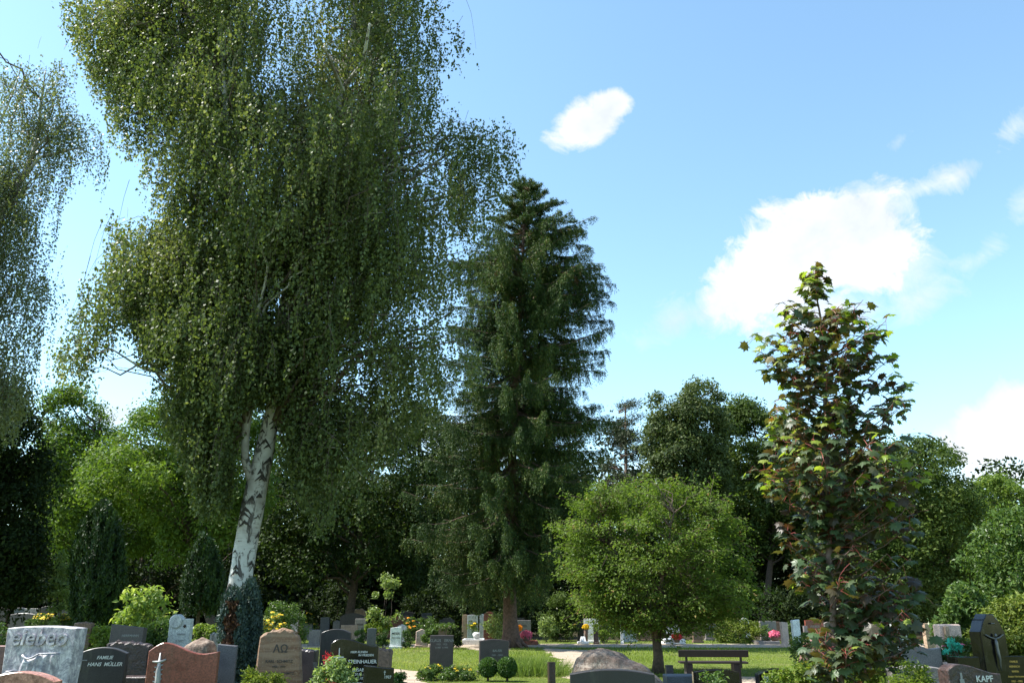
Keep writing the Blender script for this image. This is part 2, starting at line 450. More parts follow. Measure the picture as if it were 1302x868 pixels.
# ------------------------------------------------------------------ grass blades
def grass():
    mb = MB(); r = np.random.default_rng(11)
    for (y0, y1, n, h, w) in ((14, 22, 60000, .075, .010), (22, 31, 60000, .085, .014), (31, 46, 45000, .09, .022), (46, 46.5, 500, .09, .03)):
        Y = r.uniform(y0, y1, n); X = r.uniform(-1, 1, n) * (Y * .64 + 1)
        P = np.stack([X, Y, np.zeros(n)], 1)
        keep = np.ones(n, bool)
        for po in PATHS: keep &= ~inpoly(P[:, 0], P[:, 1], po) | (r.random(n) < .02)
        P = P[keep]; n2 = len(P)
        tall = np.clip(noise3(P, .9, 5) * .8 + .9, .35, 2.0)
        nr = np.stack([r.normal(size=n2), r.normal(size=n2), np.full(n2, .5)], 1)
        tip = np.stack([r.normal(size=n2) * .45, r.normal(size=n2) * .45, np.ones(n2)], 1)
        rn = np.clip(r.random(n2) * .6 + .25 * noise3(P, .5, 8) + .2, 0, 1)
        T = (np.array([[-.5, 0, 0], [.5, 0, 0], [0, 1, 0]], float), np.array([[0, 1, 2]]))
        scatter(mb, T, P, nr, tip, h * tall * r.uniform(.5, 1.3, n2), w, rn)
    tag(mb.build('grass', M_GRASSB), kind='stuff', label='short sunlit lawn grass between the graves', cat='grass')
grass()

# ------------------------------------------------------------------ trees
def trunk_radii(n, r0, r1, flare=1.5):
    t = np.linspace(0, 1, n); rr = r0 + (r1 - r0) * t
    rr[0] *= flare; 
    return rr

def weeping_birch(label, base, stems, polys, Y, nb, strands, leafL, mat, seed, ds=.85, cat='tree', limbs=(), slen=(.5, 1.7), scars=True, twig=.25, per_m=30, noise_cut=-.58):
    r = np.random.default_rng(seed)
    T = empty('birch_tree', base, label, cat)
    tr = MB()
    axis = []
    for pts, rad in stems:
        P = np.array([W(a, b, Y + dy) for a, b, dy in pts])
        # resample
        tt = np.linspace(0, len(P) - 1, len(P) * 5)
        Q = np.stack([np.interp(tt, np.arange(len(P)), P[:, k]) for k in range(3)], 1)
        ker = np.array([1, 2, 3, 2, 1]) / 9.
        for k in range(3): Q[2:-2, k] = np.convolve(Q[:, k], ker, 'valid')
        rr = np.interp(tt, np.arange(len(P)), rad)
        tube(tr, Q, rr, 18, 0, .035)
        axis.append((Q, rr))
        if scars and rad[0] > .1:
            # dark chevron scars where old branches were
            for z in np.arange(.5, 6.5, .040):
                i = int(np.argmin(abs(Q[:, 2] - z)))
                if abs(Q[i, 2] - z) > .6: continue
                phi0 = r.uniform(0, 2 * PI); rad_i = np.interp(z, Q[:, 2], rr) * 1.03 + .004
                cx = np.interp(z, Q[:, 2], Q[:, 0]); cyy = np.interp(z, Q[:, 2], Q[:, 1])
                wd = r.uniform(.08, .26); ht = wd * r.uniform(.5, 1.1); th = r.uniform(.012, .034)
                u = np.linspace(-1, 1, 9); vv = []
                for uu in u:
                    ph = phi0 + uu * wd / 2 / rad_i
                    zz = z - abs(uu) ** 1.2 * ht * .6 + r.normal() * .008
                    hh = th * (1.25 - abs(uu)) + .004
                    slx = (np.interp(zz, Q[:, 2], Q[:, 0])); sly = np.interp(zz, Q[:, 2], Q[:, 1]); ri = np.interp(zz, Q[:, 2], rr) * 1.035 + .003
                    for s_ in (-hh, hh): vv.append((slx + ri * math.cos(ph), sly + ri * math.sin(ph), zz + s_))
                tr.add(vv, [(2 * q, 2 * q + 2, 2 * q + 3, 2 * q + 1) for q in range(8)], 1)
    Qall = np.concatenate([a[0] for a in axis]); 
    zc = Qall[Qall[:, 2] > 4.7]
    allpos = []; alltip = []; tw = MB()
    for poly, frac, pdx in polys:
        n_b = int(nb * frac)
        E = sample_env(poly, Y, n_b, ds, True, seed + 1)
        S = []
        for e in E:
            hd = np.hypot(zc[:, 0] - e[0], zc[:, 1] - e[1]); hz = zc[np.argmin(hd * .5 + abs(zc[:, 2] - (e[2] - .3 - .45 * hd)))]
            dist = np.linalg.norm(e - hz)
            B = limb(hz, e, .22 * dist + .1, 8, .10, r)
            if dist > .6 and r.random() < .5: tube(tr, B, np.linspace(min(.05, (.006 + dist * .005) * r.choice([.8, 1, 2.0])), .003, 8), 5, 2 if r.random() < .8 else 0, 0)
            k = strands
            t = r.uniform(.45, 1.05, k); pt = np.stack([np.interp(t, np.linspace(0, 1, 8), B[:, c]) for c in range(3)], 1)
            S.append(pt + r.normal(size=(k, 3)) * np.array([.30, .30, .18]) * min(1.3, .4 + dist * .3))
        S = np.concatenate(S)
        S = S[noise3(S, 2.6, seed + 3) > noise_cut]
        ln = r.uniform(slen[0], slen[1], len(S)) * np.clip(1 + .5 * noise3(S, .9, seed + 5), .4, 1.8)
        m = np.maximum((ln * per_m).astype(int), 3)
        idx = np.repeat(np.arange(len(S)), m)
        k = np.concatenate([np.arange(q) for q in m]) / per_m
        drift = r.normal(size=(len(S), 2)) * .17
        P = S[idx] + np.stack([drift[idx, 0] * np.sqrt(k), drift[idx, 1] * np.sqrt(k), -k], 1) + r.normal(size=(len(idx), 3)) * .034
        a, b = proj(P)
        jx = r.normal(size=len(S))[idx] * 4 + 6 * noise3(S, 3.2, seed + 6)[idx]; jy = r.normal(size=len(S))[idx] * 10 + 10 * noise3(S, 3.0, seed + 7)[idx]
        ok = inpoly(a + jx, b + jy, poly) & (P[:, 2] > .8)
        allpos.append(P[ok])
        # bare drooping twigs
        for i in np.nonzero(r.random(len(S)) < twig)[0]:
            L_ = ln[i] * .8
            a1, b1 = proj(S[i:i + 1] - np.array([[0, 0, L_]]))
            if not inpoly(a1, b1, poly)[0]: continue
            kk = np.linspace(0, 1, 4)
            tube(tw, S[i] + np.stack([drift[i, 0] * np.sqrt(kk * L_), drift[i, 1] * np.sqrt(kk * L_), -kk * L_], 1), np.linspace(.0045, .002, 4), 3, 0, 0, False, False)
    for pts, rad in limbs:
        P = np.array([W(a, b, Y + dy) for a, b, dy in pts]); tt = np.linspace(0, len(P) - 1, len(P) * 4)
        Q = np.stack([np.interp(tt, np.arange(len(P)), P[:, k]) for k in range(3)], 1)
        tube(tr, Q, np.interp(tt, np.arange(len(P)), rad), 8, 0, .04)
    P = np.concatenate(allpos); n = len(P)
    nr = r.normal(size=(n, 3)) * np.array([1, 1, .7]) + np.array([-.20, -.10, .42])
    tip = r.normal(size=(n, 3)) * .45 + np.array([0, 0, -1.0])
    rn = np.clip(r.normal(size=n) * .17 + .5 + .22 * noise3(P, .8, seed + 9) + .18 * noise3(P, 3, seed + 10), 0, 1)
    cr = MB(); L = leafL * r.uniform(.55, 1.35, n)
    scatter(cr, T_QUAD, P, nr, tip, L, L * .78, rn)
    tr.build('trunk', [M_BIRCHBARK, M_SCAR, M_TWIG], T)
    cr.build('crown', mat, T); tw.build('twigs', M_TWIG, T)
    print(label, n, 'leaves')
    return T

BP = [(80, -20), (74, 20), (88, 48), (104, 70), (110, 105), (132, 128), (140, 170), (160, 205), (182, 192), (184, 235), (190, 285), (176, 300), (150, 272), (128, 276),
      (138, 318), (128, 345), (102, 362), (96, 398), (72, 432), (68, 468), (110, 484), (132, 440), (160, 408), (172, 452), (192, 476), (214, 446), (226, 500), (236, 556),
      (250, 620), (280, 660), (296, 590), (306, 510), (345, 510), (372, 560), (384, 612), (404, 640), (430, 660), (448, 625), (470, 600), (500, 585), (530, 560), (548, 520), (560, 500), (566, 440), (588, 420), (592, 478), (612, 484), (640, 470),
      (642, 400), (622, 372), (606, 352), (584, 345), (578, 305), (600, 318), (620, 325), (630, 290), (642, 245), (652, 215), (664, 238), (670, 190), (655, 158), (628, 148), (590, 164), (566, 160),
      (552, 130), (560, 95), (580, 72), (588, 98), (604, 96), (602, 48), (578, 28), (572, -15), (560, -110), (470, -230), (300, -230), (150, -130)]
big_birch = weeping_birch('tall weeping birch with forked white trunk filling the left of the picture', G(292, 885), [
    ([(286, 900, .3), (297, 800, .2), (308, 720, .1), (322, 640, 0), (337, 570, 0), (349, 515, 0), (358, 430, 0), (375, 300, .2), (415, 190, .2), (438, 110, .3), (455, 0, .4), (440, -120, .4), (430, -200, .4)],
     [.27, .225, .200, .200, .170, .130, .115, .12, .095, .08, .055, .03, .012]),
    ([(322, 618, -.02), (311, 585, -.14), (312, 550, -.2), (318, 510, -.24), (330, 420, -.5), (320, 300, -.7), (290, 180, -.9), (280, 40, -1), (250, -60, -1)], [.08, .075, .072, .070, .066, .065, .055, .035, .015])],
    [(BP, 1.0, 0), ([(190, 400), (300, 400), (300, 520), (296, 640), (250, 655), (232, 580), (200, 520)], .10, 0), ([(200, 280), (420, 280), (430, 500), (350, 500), (300, 520), (240, 520), (205, 430)], .30, 0), ([(345, 330), (600, 330), (604, 470), (560, 530), (545, 600), (500, 620), (440, 650), (400, 690), (380, 640), (360, 540)], .10, 0), ([(190, 285), (130, 276), (138, 318), (128, 345), (102, 362), (96, 398), (72, 432), (68, 468), (110, 484), (132, 440), (170, 408), (180, 455), (205, 470), (225, 440), (225, 300)], .13, 0), ([(76, -10), (88, 48), (106, 90), (132, 128), (140, 170), (160, 205), (184, 190), (215, 120), (215, -10)], .13, 0), ([(560, 150), (600, 165), (640, 150), (666, 190), (664, 238), (640, 250), (625, 320), (600, 300), (570, 300)], .08, 0), ([(185, 60), (600, 60), (630, 380), (200, 380)], .28, 0)], 15.2, 560, 25, .060, M_BIRCH, 21, .8,
    limbs=[([(438, 120, -.6), (425, 90, -1.3), (412, 60, -1.9)], [.05, .04, .03]), ([(438, 110, -.5), (462, 80, -1.4), (470, 30, -2)], [.05, .04, .02]),
           ([(345, 480, 0), (420, 330, 1), (520, 230, .6), (600, 175, 0)], [.08, .06, .04, .015]), ([(340, 450, 0), (260, 400, .5), (180, 350, .2), (128, 342, 0)], [.06, .045, .03, .01]),
           ([(330, 330, 0), (240, 150, 0), (160, 40, 0), (120, 5, 0)], [.06, .05, .03, .01])], slen=(.3, 1.35), per_m=36)

LB = [(-190, -20), (-60, 20), (0, 70), (22, 62), (60, 66), (88, 84), (118, 100), (128, 150), (142, 185), (140, 215), (124, 252), (112, 225), (100, 205), (94, 250), (78, 262), (76, 330), (74, 395), (58, 430), (52, 500),
      (20, 560), (-60, 560), (-190, 560)]
weeping_birch('thin-crowned weeping birch cut off by the left edge', G(-60, 860), [
    ([(-70, 870, 0), (-72, 700, 0), (-70, 500, 0), (-58, 380, 0), (-40, 320, 0), (0, 272, 0), (30, 225, 0), (48, 180, 0), (52, 130, 0), (58, 90, 0)], [.22, .19, .16, .14, .125, .10, .07, .05, .03, .012]),
    ([(-62, 400, 0), (-80, 250, .4), (-95, 100, .6), (-100, 20, .6)], [.10, .08, .05, .015])],
    [(LB, 1.0, 0), ([(0, 75), (60, 66), (90, 84), (125, 110), (140, 180), (138, 215), (124, 252), (112, 225), (95, 205), (70, 230), (0, 290)], .14, 0), ([(-60, 200), (0, 200), (90, 205), (84, 270), (78, 330), (76, 395), (58, 440), (52, 505), (20, 560), (-60, 560)], .55, 0)], 19.5, 250, 12, .060, M_BIRCHPALE, 33, .6, scars=False, slen=(.5, 1.9), twig=.3, per_m=22, noise_cut=-.55,
    limbs=[([(-10, 280, 0), (50, 200, -.3), (100, 188, -.2), (124, 200, 0)], [.06, .04, .025, .01]), ([(0, 262, 0), (20, 240, 0), (60, 236, 0)], [.03, .02, .01]),
           ([(-50, 350, 0), (-10, 180, .5), (20, 110, .5), (28, 80, .5)], [.06, .04, .02, .01])])

# spruce
def spruce():
    r = np.random.default_rng(5); Y = 34.5
    base = G(650, 822.5); Y = base[1]
    T = empty('spruce_tree', base, 'tall dark Norway spruce with drooping branches and thick bare lower trunk', 'tree')
    T['label'] = 'tall dark spruce with drooping branches and bare brown lower trunk'
    top = W(668, 232, Y); P = [base, W(646, 700, Y), W(655, 500, Y), W(664, 350, Y), top]
    tt = np.linspace(0, 4, 30); Q = np.stack([np.interp(tt, range(5), [p[k] for p in P]) for k in range(3)], 1)
    tr = MB(); rad = np.interp(tt, range(5), [.33, .25, .18, .09, .02]); rad[0] = .52; rad[1] = .38
    tube(tr, Q, rad, 14, 0, .06)
    for k in range(7):
        a = k * 2 * PI / 7; tube(tr, [base + np.array([0, 0, .35]) + .25 * np.array([math.cos(a), math.sin(a), 0]), base + np.array([.75 * math.cos(a), .75 * math.sin(a), -.03])], [.13, .05], 6)
    # outline half widths left and right at picture rows
    rows = [(232, 6, 6), (250, 26, 28), (275, 38, 52), (300, 50, 78), (330, 72, 98), (350, 84, 116), (380, 74, 112), (400, 80, 96), (440, 84, 118), (480, 94, 120), (520, 98, 108), (560, 104, 108),
            (600, 116, 112), (640, 122, 98), (680, 114, 96), (720, 108, 72), (760, 92, 42)]
    zr = []; Ll = []; Rl = []
    for py, l, rr in rows:
        z = W(650, py, Y)[2]; ax = np.interp(z, Q[:, 2], Q[:, 0])
        sc = (W(651, py, Y)[2] - EYE) * SP + CP * Y
        zr.append(z); Ll.append(l * 1.05 * sc / FPX); Rl.append(rr * 1.02 * sc / FPX)
    zr = np.array(zr)[::-1]; Ll = np.array(Ll)[::-1]; Rl = np.array(Rl)[::-1]
    pos = []; tip = []; nrm = []; ln = []
    z = 3.7
    while z < top[2] - .15:
        h = (z - 1.5) / (top[2] - 1.5)
        nb = 8
        for k in range(nb):
            a = r.uniform(0, 2 * PI)
            ca, sa = math.cos(a), math.sin(a)
            zt = z
            Rm = (np.interp(zt, zr, Rl) if ca > 0 else np.interp(zt, zr, Ll)) * (abs(ca) ** .0) 
            Rm = np.interp(zt, zr, Rl) * (ca * .5 + .5) + np.interp(zt, zr, Ll) * (.5 - ca * .5)
            Lb = Rm * r.uniform(.62, 1.14)
            if h < .12 and r.random() < .35: Lb *= .6
            ax = np.array([np.interp(z, Q[:, 2], Q[:, 0]), Y, z])
            t = np.linspace(0, 1, 9)
            droop = (-.44 + .50 * h ** 1.3 + r.normal() * .13) * Lb
            up = .14 * Lb
            B = ax + np.stack([ca * Lb * t, sa * Lb * t, droop * t - .25 * Lb * np.sin(t * PI) * (1 - h) * .5 + up * t ** 3 + .10 * Lb * np.sin(t * PI) * h], 1)
            B[1:] += np.cumsum(r.normal(size=(8, 3)) * .035, 0) * Lb / 3
            tube(tr, B, np.linspace(.02 + .012 * Lb, .006, 9), 5, 0, 0, True, False)
            m = int(Lb * 17) + 6
            ts = r.uniform(.12, 1.0, m) ** .8
            C = np.stack([np.interp(ts, t, B[:, q]) for q in range(3)], 1)
            side = np.array([-sa, ca, 0.]); out = np.array([ca, sa, 0.])
            for c, tq in zip(C, ts):
                # hanging spray: secondary twig that goes sideways and droops
                w = r.uniform(-1, 1) * .55 * (1.15 - tq) * min(1, Lb / 2.5) + r.normal() * .05
                hl = r.uniform(.3, 1.45) * (.55 + .45 * (1 - h)) * (1.15 - .5 * tq) * min(1.2, .5 + Lb / 4)
                if tq > .85 or h > .85: hl *= .7
                e = c + side * w + out * .15 + np.array([0, 0, -.10 * abs(w) - hl * (1 if h < .85 else -.2)])
                mid = c + side * w + out * .10 + np.array([0, 0, -.12 * hl])
                nn = int((hl + abs(w)) * 46) + 5
                q = r.random(nn)[:, None]
                pp = (1 - q) ** 2 * c + 2 * q * (1 - q) * mid + q * q * e + r.normal(size=(nn, 3)) * .03
                pos.append(pp)
                dirn = nrmz((e - c)[None]) * np.ones((nn, 1)) + r.normal(size=(nn, 3)) * .55
                tip.append(dirn); nrm.append(r.normal(size=(nn, 3)) + np.array([0, -.2, .4])); ln.append(r.uniform(.08, .15, nn))
        z += r.uniform(.25, .45) * (1.15 - .35 * h)
    # leader and crowded upright top shoots
    for k in range(60):
        a = r.uniform(0, 2 * PI); zz = r.uniform(top[2] - 3.2, top[2] - .1); rr_ = (top[2] - zz) * .42 * r.uniform(.2, 1) + .08
        c = np.array([np.interp(zz, Q[:, 2], Q[:, 0]) + rr_ * math.cos(a), Y + rr_ * math.sin(a), zz]); e = c + np.array([.12 * math.cos(a), .12 * math.sin(a), r.uniform(.3, .75)])
        nn = 40; q = r.random(nn)[:, None]; pp = c + (e - c) * q + r.normal(size=(nn, 3)) * .045
        pos.append(pp); tip.append(nrmz((e - c)[None]) * np.ones((nn, 1)) + r.normal(size=(nn, 3)) * .8); nrm.append(r.normal(size=(nn, 3))); ln.append(r.uniform(.07, .13, nn))
    pos, tip, nrm, ln = map(np.concatenate, (pos, tip, nrm, ln))
    print('spruce', len(pos))
    cr = MB(); rn = np.clip(r.normal(size=len(pos)) * .2 + .5 + .15 * noise3(pos, 2, 4), 0, .97)
    br = (pos[:, 2] > top[2] - 7.5) & (noise3(pos, 6, 12) > 1.15); rn[br] = 1.0     # brown cones near the top
    scatter(cr, T_QUAD, pos, nrm, tip, ln, ln * .24, rn)
    tr.build('trunk', M_BARKRED, T); cr.build('crown', M_SPRUCE, T)
spruce()

def broadleaf(name, label, basepx, Y, poly, nclump, crad, per, leafL, mat, seed, ds=.8, bark=None, trunkr=.2, squash=.7, fork=2.5, cut=-.9, aspect=.6, T_=T_QUAD, up=.55, nl=26, shell=.45, cat='tree', maxd=None, jitter=.7, base=None):
    r = np.random.default_rng(seed)
    if base is None:
        base = W(basepx, 780, Y); base[2] = 0
    T = empty(name, base, label, cat)
    C = sample_env(poly, Y, nclump, ds, True, seed, maxd)
    C = C[noise3(C, 2.2 / max(crad, .3) * .35, seed + 2) > cut]
    rad = crad * r.uniform(.55, 1.25, len(C))
    P, nr = clump_leaves(C, rad, per, r, squash, shell, up, jitter)
    a, b = proj(P); P_ok = (P[:, 2] > .15) & inpoly(a + r.normal(size=len(P)) * 3, b + r.normal(size=len(P)) * 3, poly)
    # leaves just outside the outline survive in part: ragged edge
    P_ok |= (P[:, 2] > .15) & (r.random(len(P)) < .30)
    P = P[P_ok]; nr = nr[P_ok]; n = len(P)
    tip = r.normal(size=(n, 3)) + np.array([0, 0, -.5])
    clr = np.repeat(r.normal(size=len(C)) * .14, per)[P_ok]
    rn = np.clip(.5 + clr + r.normal(size=n) * .16 + .12 * noise3(P, 1.0, seed + 8), 0, 1)
    L = leafL * r.uniform(.65, 1.3, n)
    cr = MB(); scatter(cr, T_, P, nr, tip, L, L * aspect, rn)
    tr = MB(); ctr = C.mean(0); topz = C[:, 2].max()
    Tp = np.array([base, base * .6 + ctr * .4, ctr * np.array([1, 1, 0]) + np.array([0, 0, max(fork, C[:, 2].min() + .2 * (topz - C[:, 2].min()))]), ctr * np.array([1, 1, 0]) + np.array([0, 0, topz - .25 * (topz - C[:, 2].min())])])
    Tp[1, 2] = fork * .5
    tt = np.linspace(0, 3, 16); Q = np.stack([np.interp(tt, range(4), Tp[:, k]) for k in range(3)], 1)
    rr = np.interp(tt, range(4), [trunkr, trunkr * .8, trunkr * .6, trunkr * .15]); rr[0] *= 1.35
    tube(tr, Q, rr, 10, 0, .06)
    for i in r.choice(len(C), min(nl, len(C)), replace=False):
        e = C[i]; dh = math.hypot(e[0] - ctr[0], e[1] - ctr[1])
        z0 = max(fork * .7, min(e[2] - .5 * dh - .2, topz * .8)); 
        s = np.array([np.interp(z0, Q[:, 2], Q[:, 0]), np.interp(z0, Q[:, 2], Q[:, 1]), z0])
        tube(tr, limb(s, e, .05 * dh, 7, .12, r), np.linspace(trunkr * .32, trunkr * .05, 7), 6, 0, 0, True, False)
    tr.build('trunk', bark or M_BARK, T); cr.build('crown', mat, T)
    print(label[:40], n)
    return T

# round hornbeam-like tree right of the spruce
def spray_tree():
    r = np.random.default_rng(41); Y = 23
    poly = [(700, 702), (712, 690), (704, 668), (724, 655), (726, 640), (748, 634), (758, 618), (784, 620), (800, 607), (826, 614), (850, 606), (868, 618), (892, 620), (904, 636), (924, 640), (932, 658), (948, 674), (944, 690), (962, 712), (956, 730), (970, 748),
            (956, 768), (944, 784), (924, 792), (915, 806), (880, 798), (850, 810), (820, 800), (790, 806), (768, 792), (745, 790), (738, 774), (720, 764), (724, 750), (708, 735)]
    base = W(833, 780, Y); base[2] = 0
    T = empty('round_tree', base, 'low round light green tree with red tinged tips behind the bench', 'tree')
    E = sample_env(poly, Y, 900, .9, True, 41)
    ctr = E.mean(0); tr = MB(); pos = []; nr = []; tip = []; rn = []
    stems = []
    for k in range(6):
        a = k * 2 * PI / 6 + r.random(); top = ctr + np.array([math.cos(a) * 1.5, math.sin(a) * 1.5, 1.0])
        S = limb(base + np.array([0, 0, .75]), top, .2, 9, .05, r); stems.append(S); tube(tr, S, np.linspace(.065, .015, 9), 8, 0, .05)
    tube(tr, [base, base + np.array([.02, 0, .4]), base + np.array([0, 0, .85])], [.17, .13, .11], 10, 0, .06)
    SS = np.concatenate(stems)
    E = E[noise3(E, 2.0, 5) > -.62]
    for e in E:
        hd = np.linalg.norm(SS - e, axis=1) + np.where(SS[:, 2] > e[2] - .1, 3, 0) * (SS[:, 2] > 1.2)
        s0 = SS[np.argmin(hd)]
        d = np.linalg.norm(e - s0)
        if d < .25: continue
        out = nrmz(e - ctr); e2 = e + out * (r.uniform(.2, .75) if r.random() < .14 else r.uniform(-.1, .2))
        B = limb(s0, e2, r.uniform(.05, .4) * d, 8, .10, r); tube(tr, B, np.linspace(.012, .003, 8), 4, 0, 0, True, False)
        m = int(55 + 45 * d); t = r.uniform(.35, 1.05, m) ** .8
        c = np.stack([np.interp(t, np.linspace(0, 1, 8), B[:, q]) for q in range(3)], 1)
        h = nrmz((e2 - s0) * np.array([1, 1, 0]) + 1e-6); side = np.array([-h[1], h[0], 0])
        w = r.normal(size=m) * .20 * (1.15 - .5 * t)
        c = c + side * w[:, None] + np.array([0, 0, -1]) * (abs(w) * .35 + r.normal(size=m) * .07)[:, None]
        pos.append(c); nr.append(np.array([0, 0, 1.]) + h * .25 + side * (w * 1.2)[:, None] + r.normal(size=(m, 3)) * .5)
        tip.append(h + side * np.sign(w)[:, None] * .7 + np.array([0, 0, -.35]) + r.normal(size=(m, 3)) * .3)
        rn.append(np.clip(r.normal() * .12 + .42 + .25 * (t > .9) * r.random(m) * 2 * (r.random(m) < .4) + r.normal(size=m) * .12, 0, 1))
    pos, nr, tip, rn = map(np.concatenate, (pos, nr, tip, rn)); n = len(pos)
    a, b = proj(pos); q1 = 9 * noise3(pos, 3.2, 3); q2 = 9 * noise3(pos, 2.7, 4); ok = inpoly(a + q1 + r.normal(size=n) * 4, b + q2 + r.normal(size=n) * 4, poly) | (r.random(n) < .5); ok &= pos[:, 2] > .2
    pos, nr, tip, rn = pos[ok], nr[ok], tip[ok], rn[ok]; n = len(pos); L = .075 * r.uniform(.6, 1.35, n)
    cr = MB(); scatter(cr, T_FOLD, pos, nr, tip, L, L * .6, rn); print('round', n)
    tr.build('trunk', M_BARK, T); cr.build('crown', M_ROUND, T)
spray_tree()

# young red maple, right foreground
def young_maple():
    r = np.random.default_rng(77); Y = 10.2
    base = W(1072, 780, Y); base[2] = 0
    T = empty('young_maple_tree', base, 'young slender maple with bronze and dark green leaves and lime tips', 'tree')
    P = [base, W(1066, 860, Y), W(1056, 745, Y), W(1052, 640, Y), W(1050, 520, Y), W(1044, 420, Y), W(1035, 340, Y)]
    tt = np.linspace(0, 6, 36); Q = np.stack([np.interp(tt, range(7), [p[k] for p in P]) for k in range(3)], 1)
    Q[:, 0] += .012 * np.sin(np.arange(36) * 1.3)
    tr = MB(); rad = np.interp(tt, range(7), [.055, .042, .036, .030, .024, .016, .005]); tube(tr, Q, rad, 12, 0, .05)
    up = [(1035, 336), (1048, 360), (1058, 392), (1076, 372), (1100, 364), (1106, 384), (1128, 366), (1138, 392), (1124, 424), (1146, 434), (1156, 448), (1140, 474), (1166, 478), (1176, 500), (1162, 524), (1160, 560),
          (1172, 590), (1164, 630), (1120, 640), (1060, 625), (1000, 640), (962, 620), (948, 600), (958, 570), (976, 560), (968, 508), (998, 500), (985, 470), (960, 456), (956, 424), (986, 424), (984, 384), (1010, 378), (1028, 356)]
    mid = [(985, 600), (1000, 650), (990, 690), (1010, 760), (1040, 770), (1060, 760), (1120, 770), (1165, 740), (1175, 690), (1160, 640), (1165, 600)]
    low = [(1000, 800), (1010, 850), (1050, 850), (1100, 835), (1150, 848), (1178, 820), (1182, 790), (1172, 740), (1110, 745), (1075, 790), (1030, 780)]
    pos = []; nrm = []; tip = []; ln = []; kind = []
    stalks = MB()
    for poly, nb, lp in ((up, 135, 15), (mid, 50, 15), (low, 34, 16)):
        E = sample_env(poly, Y, nb, .9, True, nb, 1.0)
        for e in E:
            dh = math.hypot(e[0] - np.interp(e[2], Q[:, 2], Q[:, 0]), e[1] - Y)
            z0 = max(.9, e[2] - dh * .55 - .05)
            s = np.array([np.interp(z0, Q[:, 2], Q[:, 0]), Y, z0])
            B = limb(s, e, -.12 * dh, 7, .05, r)
            tube(tr, B, np.linspace(.010, .003, 7), 6, 0, 0, True, False)
            t = r.uniform(.5 if poly is up else .25, 1.04, lp); c = np.stack([np.interp(t, np.linspace(0, 1, 7), B[:, q]) for q in range(3)], 1)
            o = nrmz(r.normal(size=(lp, 3)) + np.array([0, 0, -.1])); c2 = c + o * r.uniform(.06, .17, (lp, 1))
            for a_, b_ in zip(c, c2): tube(stalks, [a_, (a_ + b_) / 2 + np.array([0, 0, .01]), b_], .0022, 3, 0, 0, False, False)
            pos.append(c2); hor = o * np.array([1, 1, 0])
            tip.append(nrmz(hor + 1e-3) * .8 + np.array([0, 0, -1]) * r.uniform(.3, 1.3, (lp, 1)) + r.normal(size=(lp, 3)) * .15)
            nrm.append(hor * .6 + np.array([0, -.1, .9]) + r.normal(size=(lp, 3)) * .35)
            new = (t > .9) & (r.random(lp) < (.7 if poly is up else .2)); L = r.uniform(.10, .165, lp); L[new] *= .85
            ln.append(L); kind.append(new)
    m = 60; zz = r.uniform(0, .62, m); c = np.stack([np.interp(Q[-1, 2] - zz, Q[:, 2], Q[:, 0]), np.full(m, Y), Q[-1, 2] - zz + .03], 1)
    a = r.uniform(0, 2 * PI, m); o = np.stack([np.cos(a), np.sin(a), np.zeros(m)], 1)
    pos.append(c + o * (.02 + .20 * zz[:, None])); tip.append(o + np.array([0, 0, -.5])); nrm.append(o * .5 + np.array([0, 0, 1.]) + r.normal(size=(m, 3)) * .3); ln.append(.06 + .09 * zz); kind.append(r.random(m) < .6)
    pos, tip, nrm, ln, kind = map(np.concatenate, (pos, tip, nrm, ln, kind))
    # lime leaves at the very top
    cr = MB()
    rn = np.clip(r.random(len(pos)) * .8 + .25 * noise3(pos, 1.5, 4), 0, 1)
    tp = pos[:, 2] > base[2] + W(0, 372, Y)[2]; kind |= tp & (r.random(len(pos)) < .4)
    for mi, sel in ((0, ~kind), (1, kind)):
        scatter(cr, T_MAPLE, pos[sel], nrm[sel], tip[sel], ln[sel], ln[sel] * .98, rn[sel], mi)
    tr.build('trunk', M_BARKYOUNG, T); cr.build('crown', [M_MAPLE, M_MAPLENEW], T)
    stalks.build('leaf_stalks', plainmat('red_stalk', (.28, .05, .04), .5), T)
    print('maple', len(pos))
young_maple()

# background trees
broadleaf('ash_tree', 'bright green feathery tree right of the dark columnar conifer', 285, 40,
    [(150, 545), (175, 522), (205, 500), (240, 482), (275, 470), (330, 480), (350, 540), (345, 640), (300, 690), (250, 720), (205, 712), (190, 660), (120, 650), (100, 600)],
    260, 1.05, 260, .17, M_ASH, 51, .7, M_BARK, .26, .7, 3.5, -.8, .5, nl=40)
broadleaf('ash_tree', 'lower light green tree between the dark left edge and the bright feathery tree', 120, 43,
    [(60, 500), (85, 485), (110, 492), (140, 530), (165, 560), (200, 590), (220, 640), (200, 700), (120, 720), (60, 700), (40, 600)],
    200, .95, 260, .17, M_ASH, 52, .7, M_BARK, .22, .7, 2.5, -.8, .5)
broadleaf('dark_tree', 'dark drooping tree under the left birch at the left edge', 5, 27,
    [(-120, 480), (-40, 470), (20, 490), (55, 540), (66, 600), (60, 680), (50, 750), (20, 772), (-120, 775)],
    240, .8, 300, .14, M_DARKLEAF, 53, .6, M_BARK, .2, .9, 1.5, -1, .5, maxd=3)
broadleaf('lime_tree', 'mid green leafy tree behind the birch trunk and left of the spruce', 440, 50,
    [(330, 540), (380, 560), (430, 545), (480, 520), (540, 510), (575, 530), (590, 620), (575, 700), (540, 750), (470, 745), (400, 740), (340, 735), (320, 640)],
    300, 1.25, 270, .20, M_SHADELEAF, 54, .6, M_BARK, .3, .7, 3, -.9, .55, maxd=5)
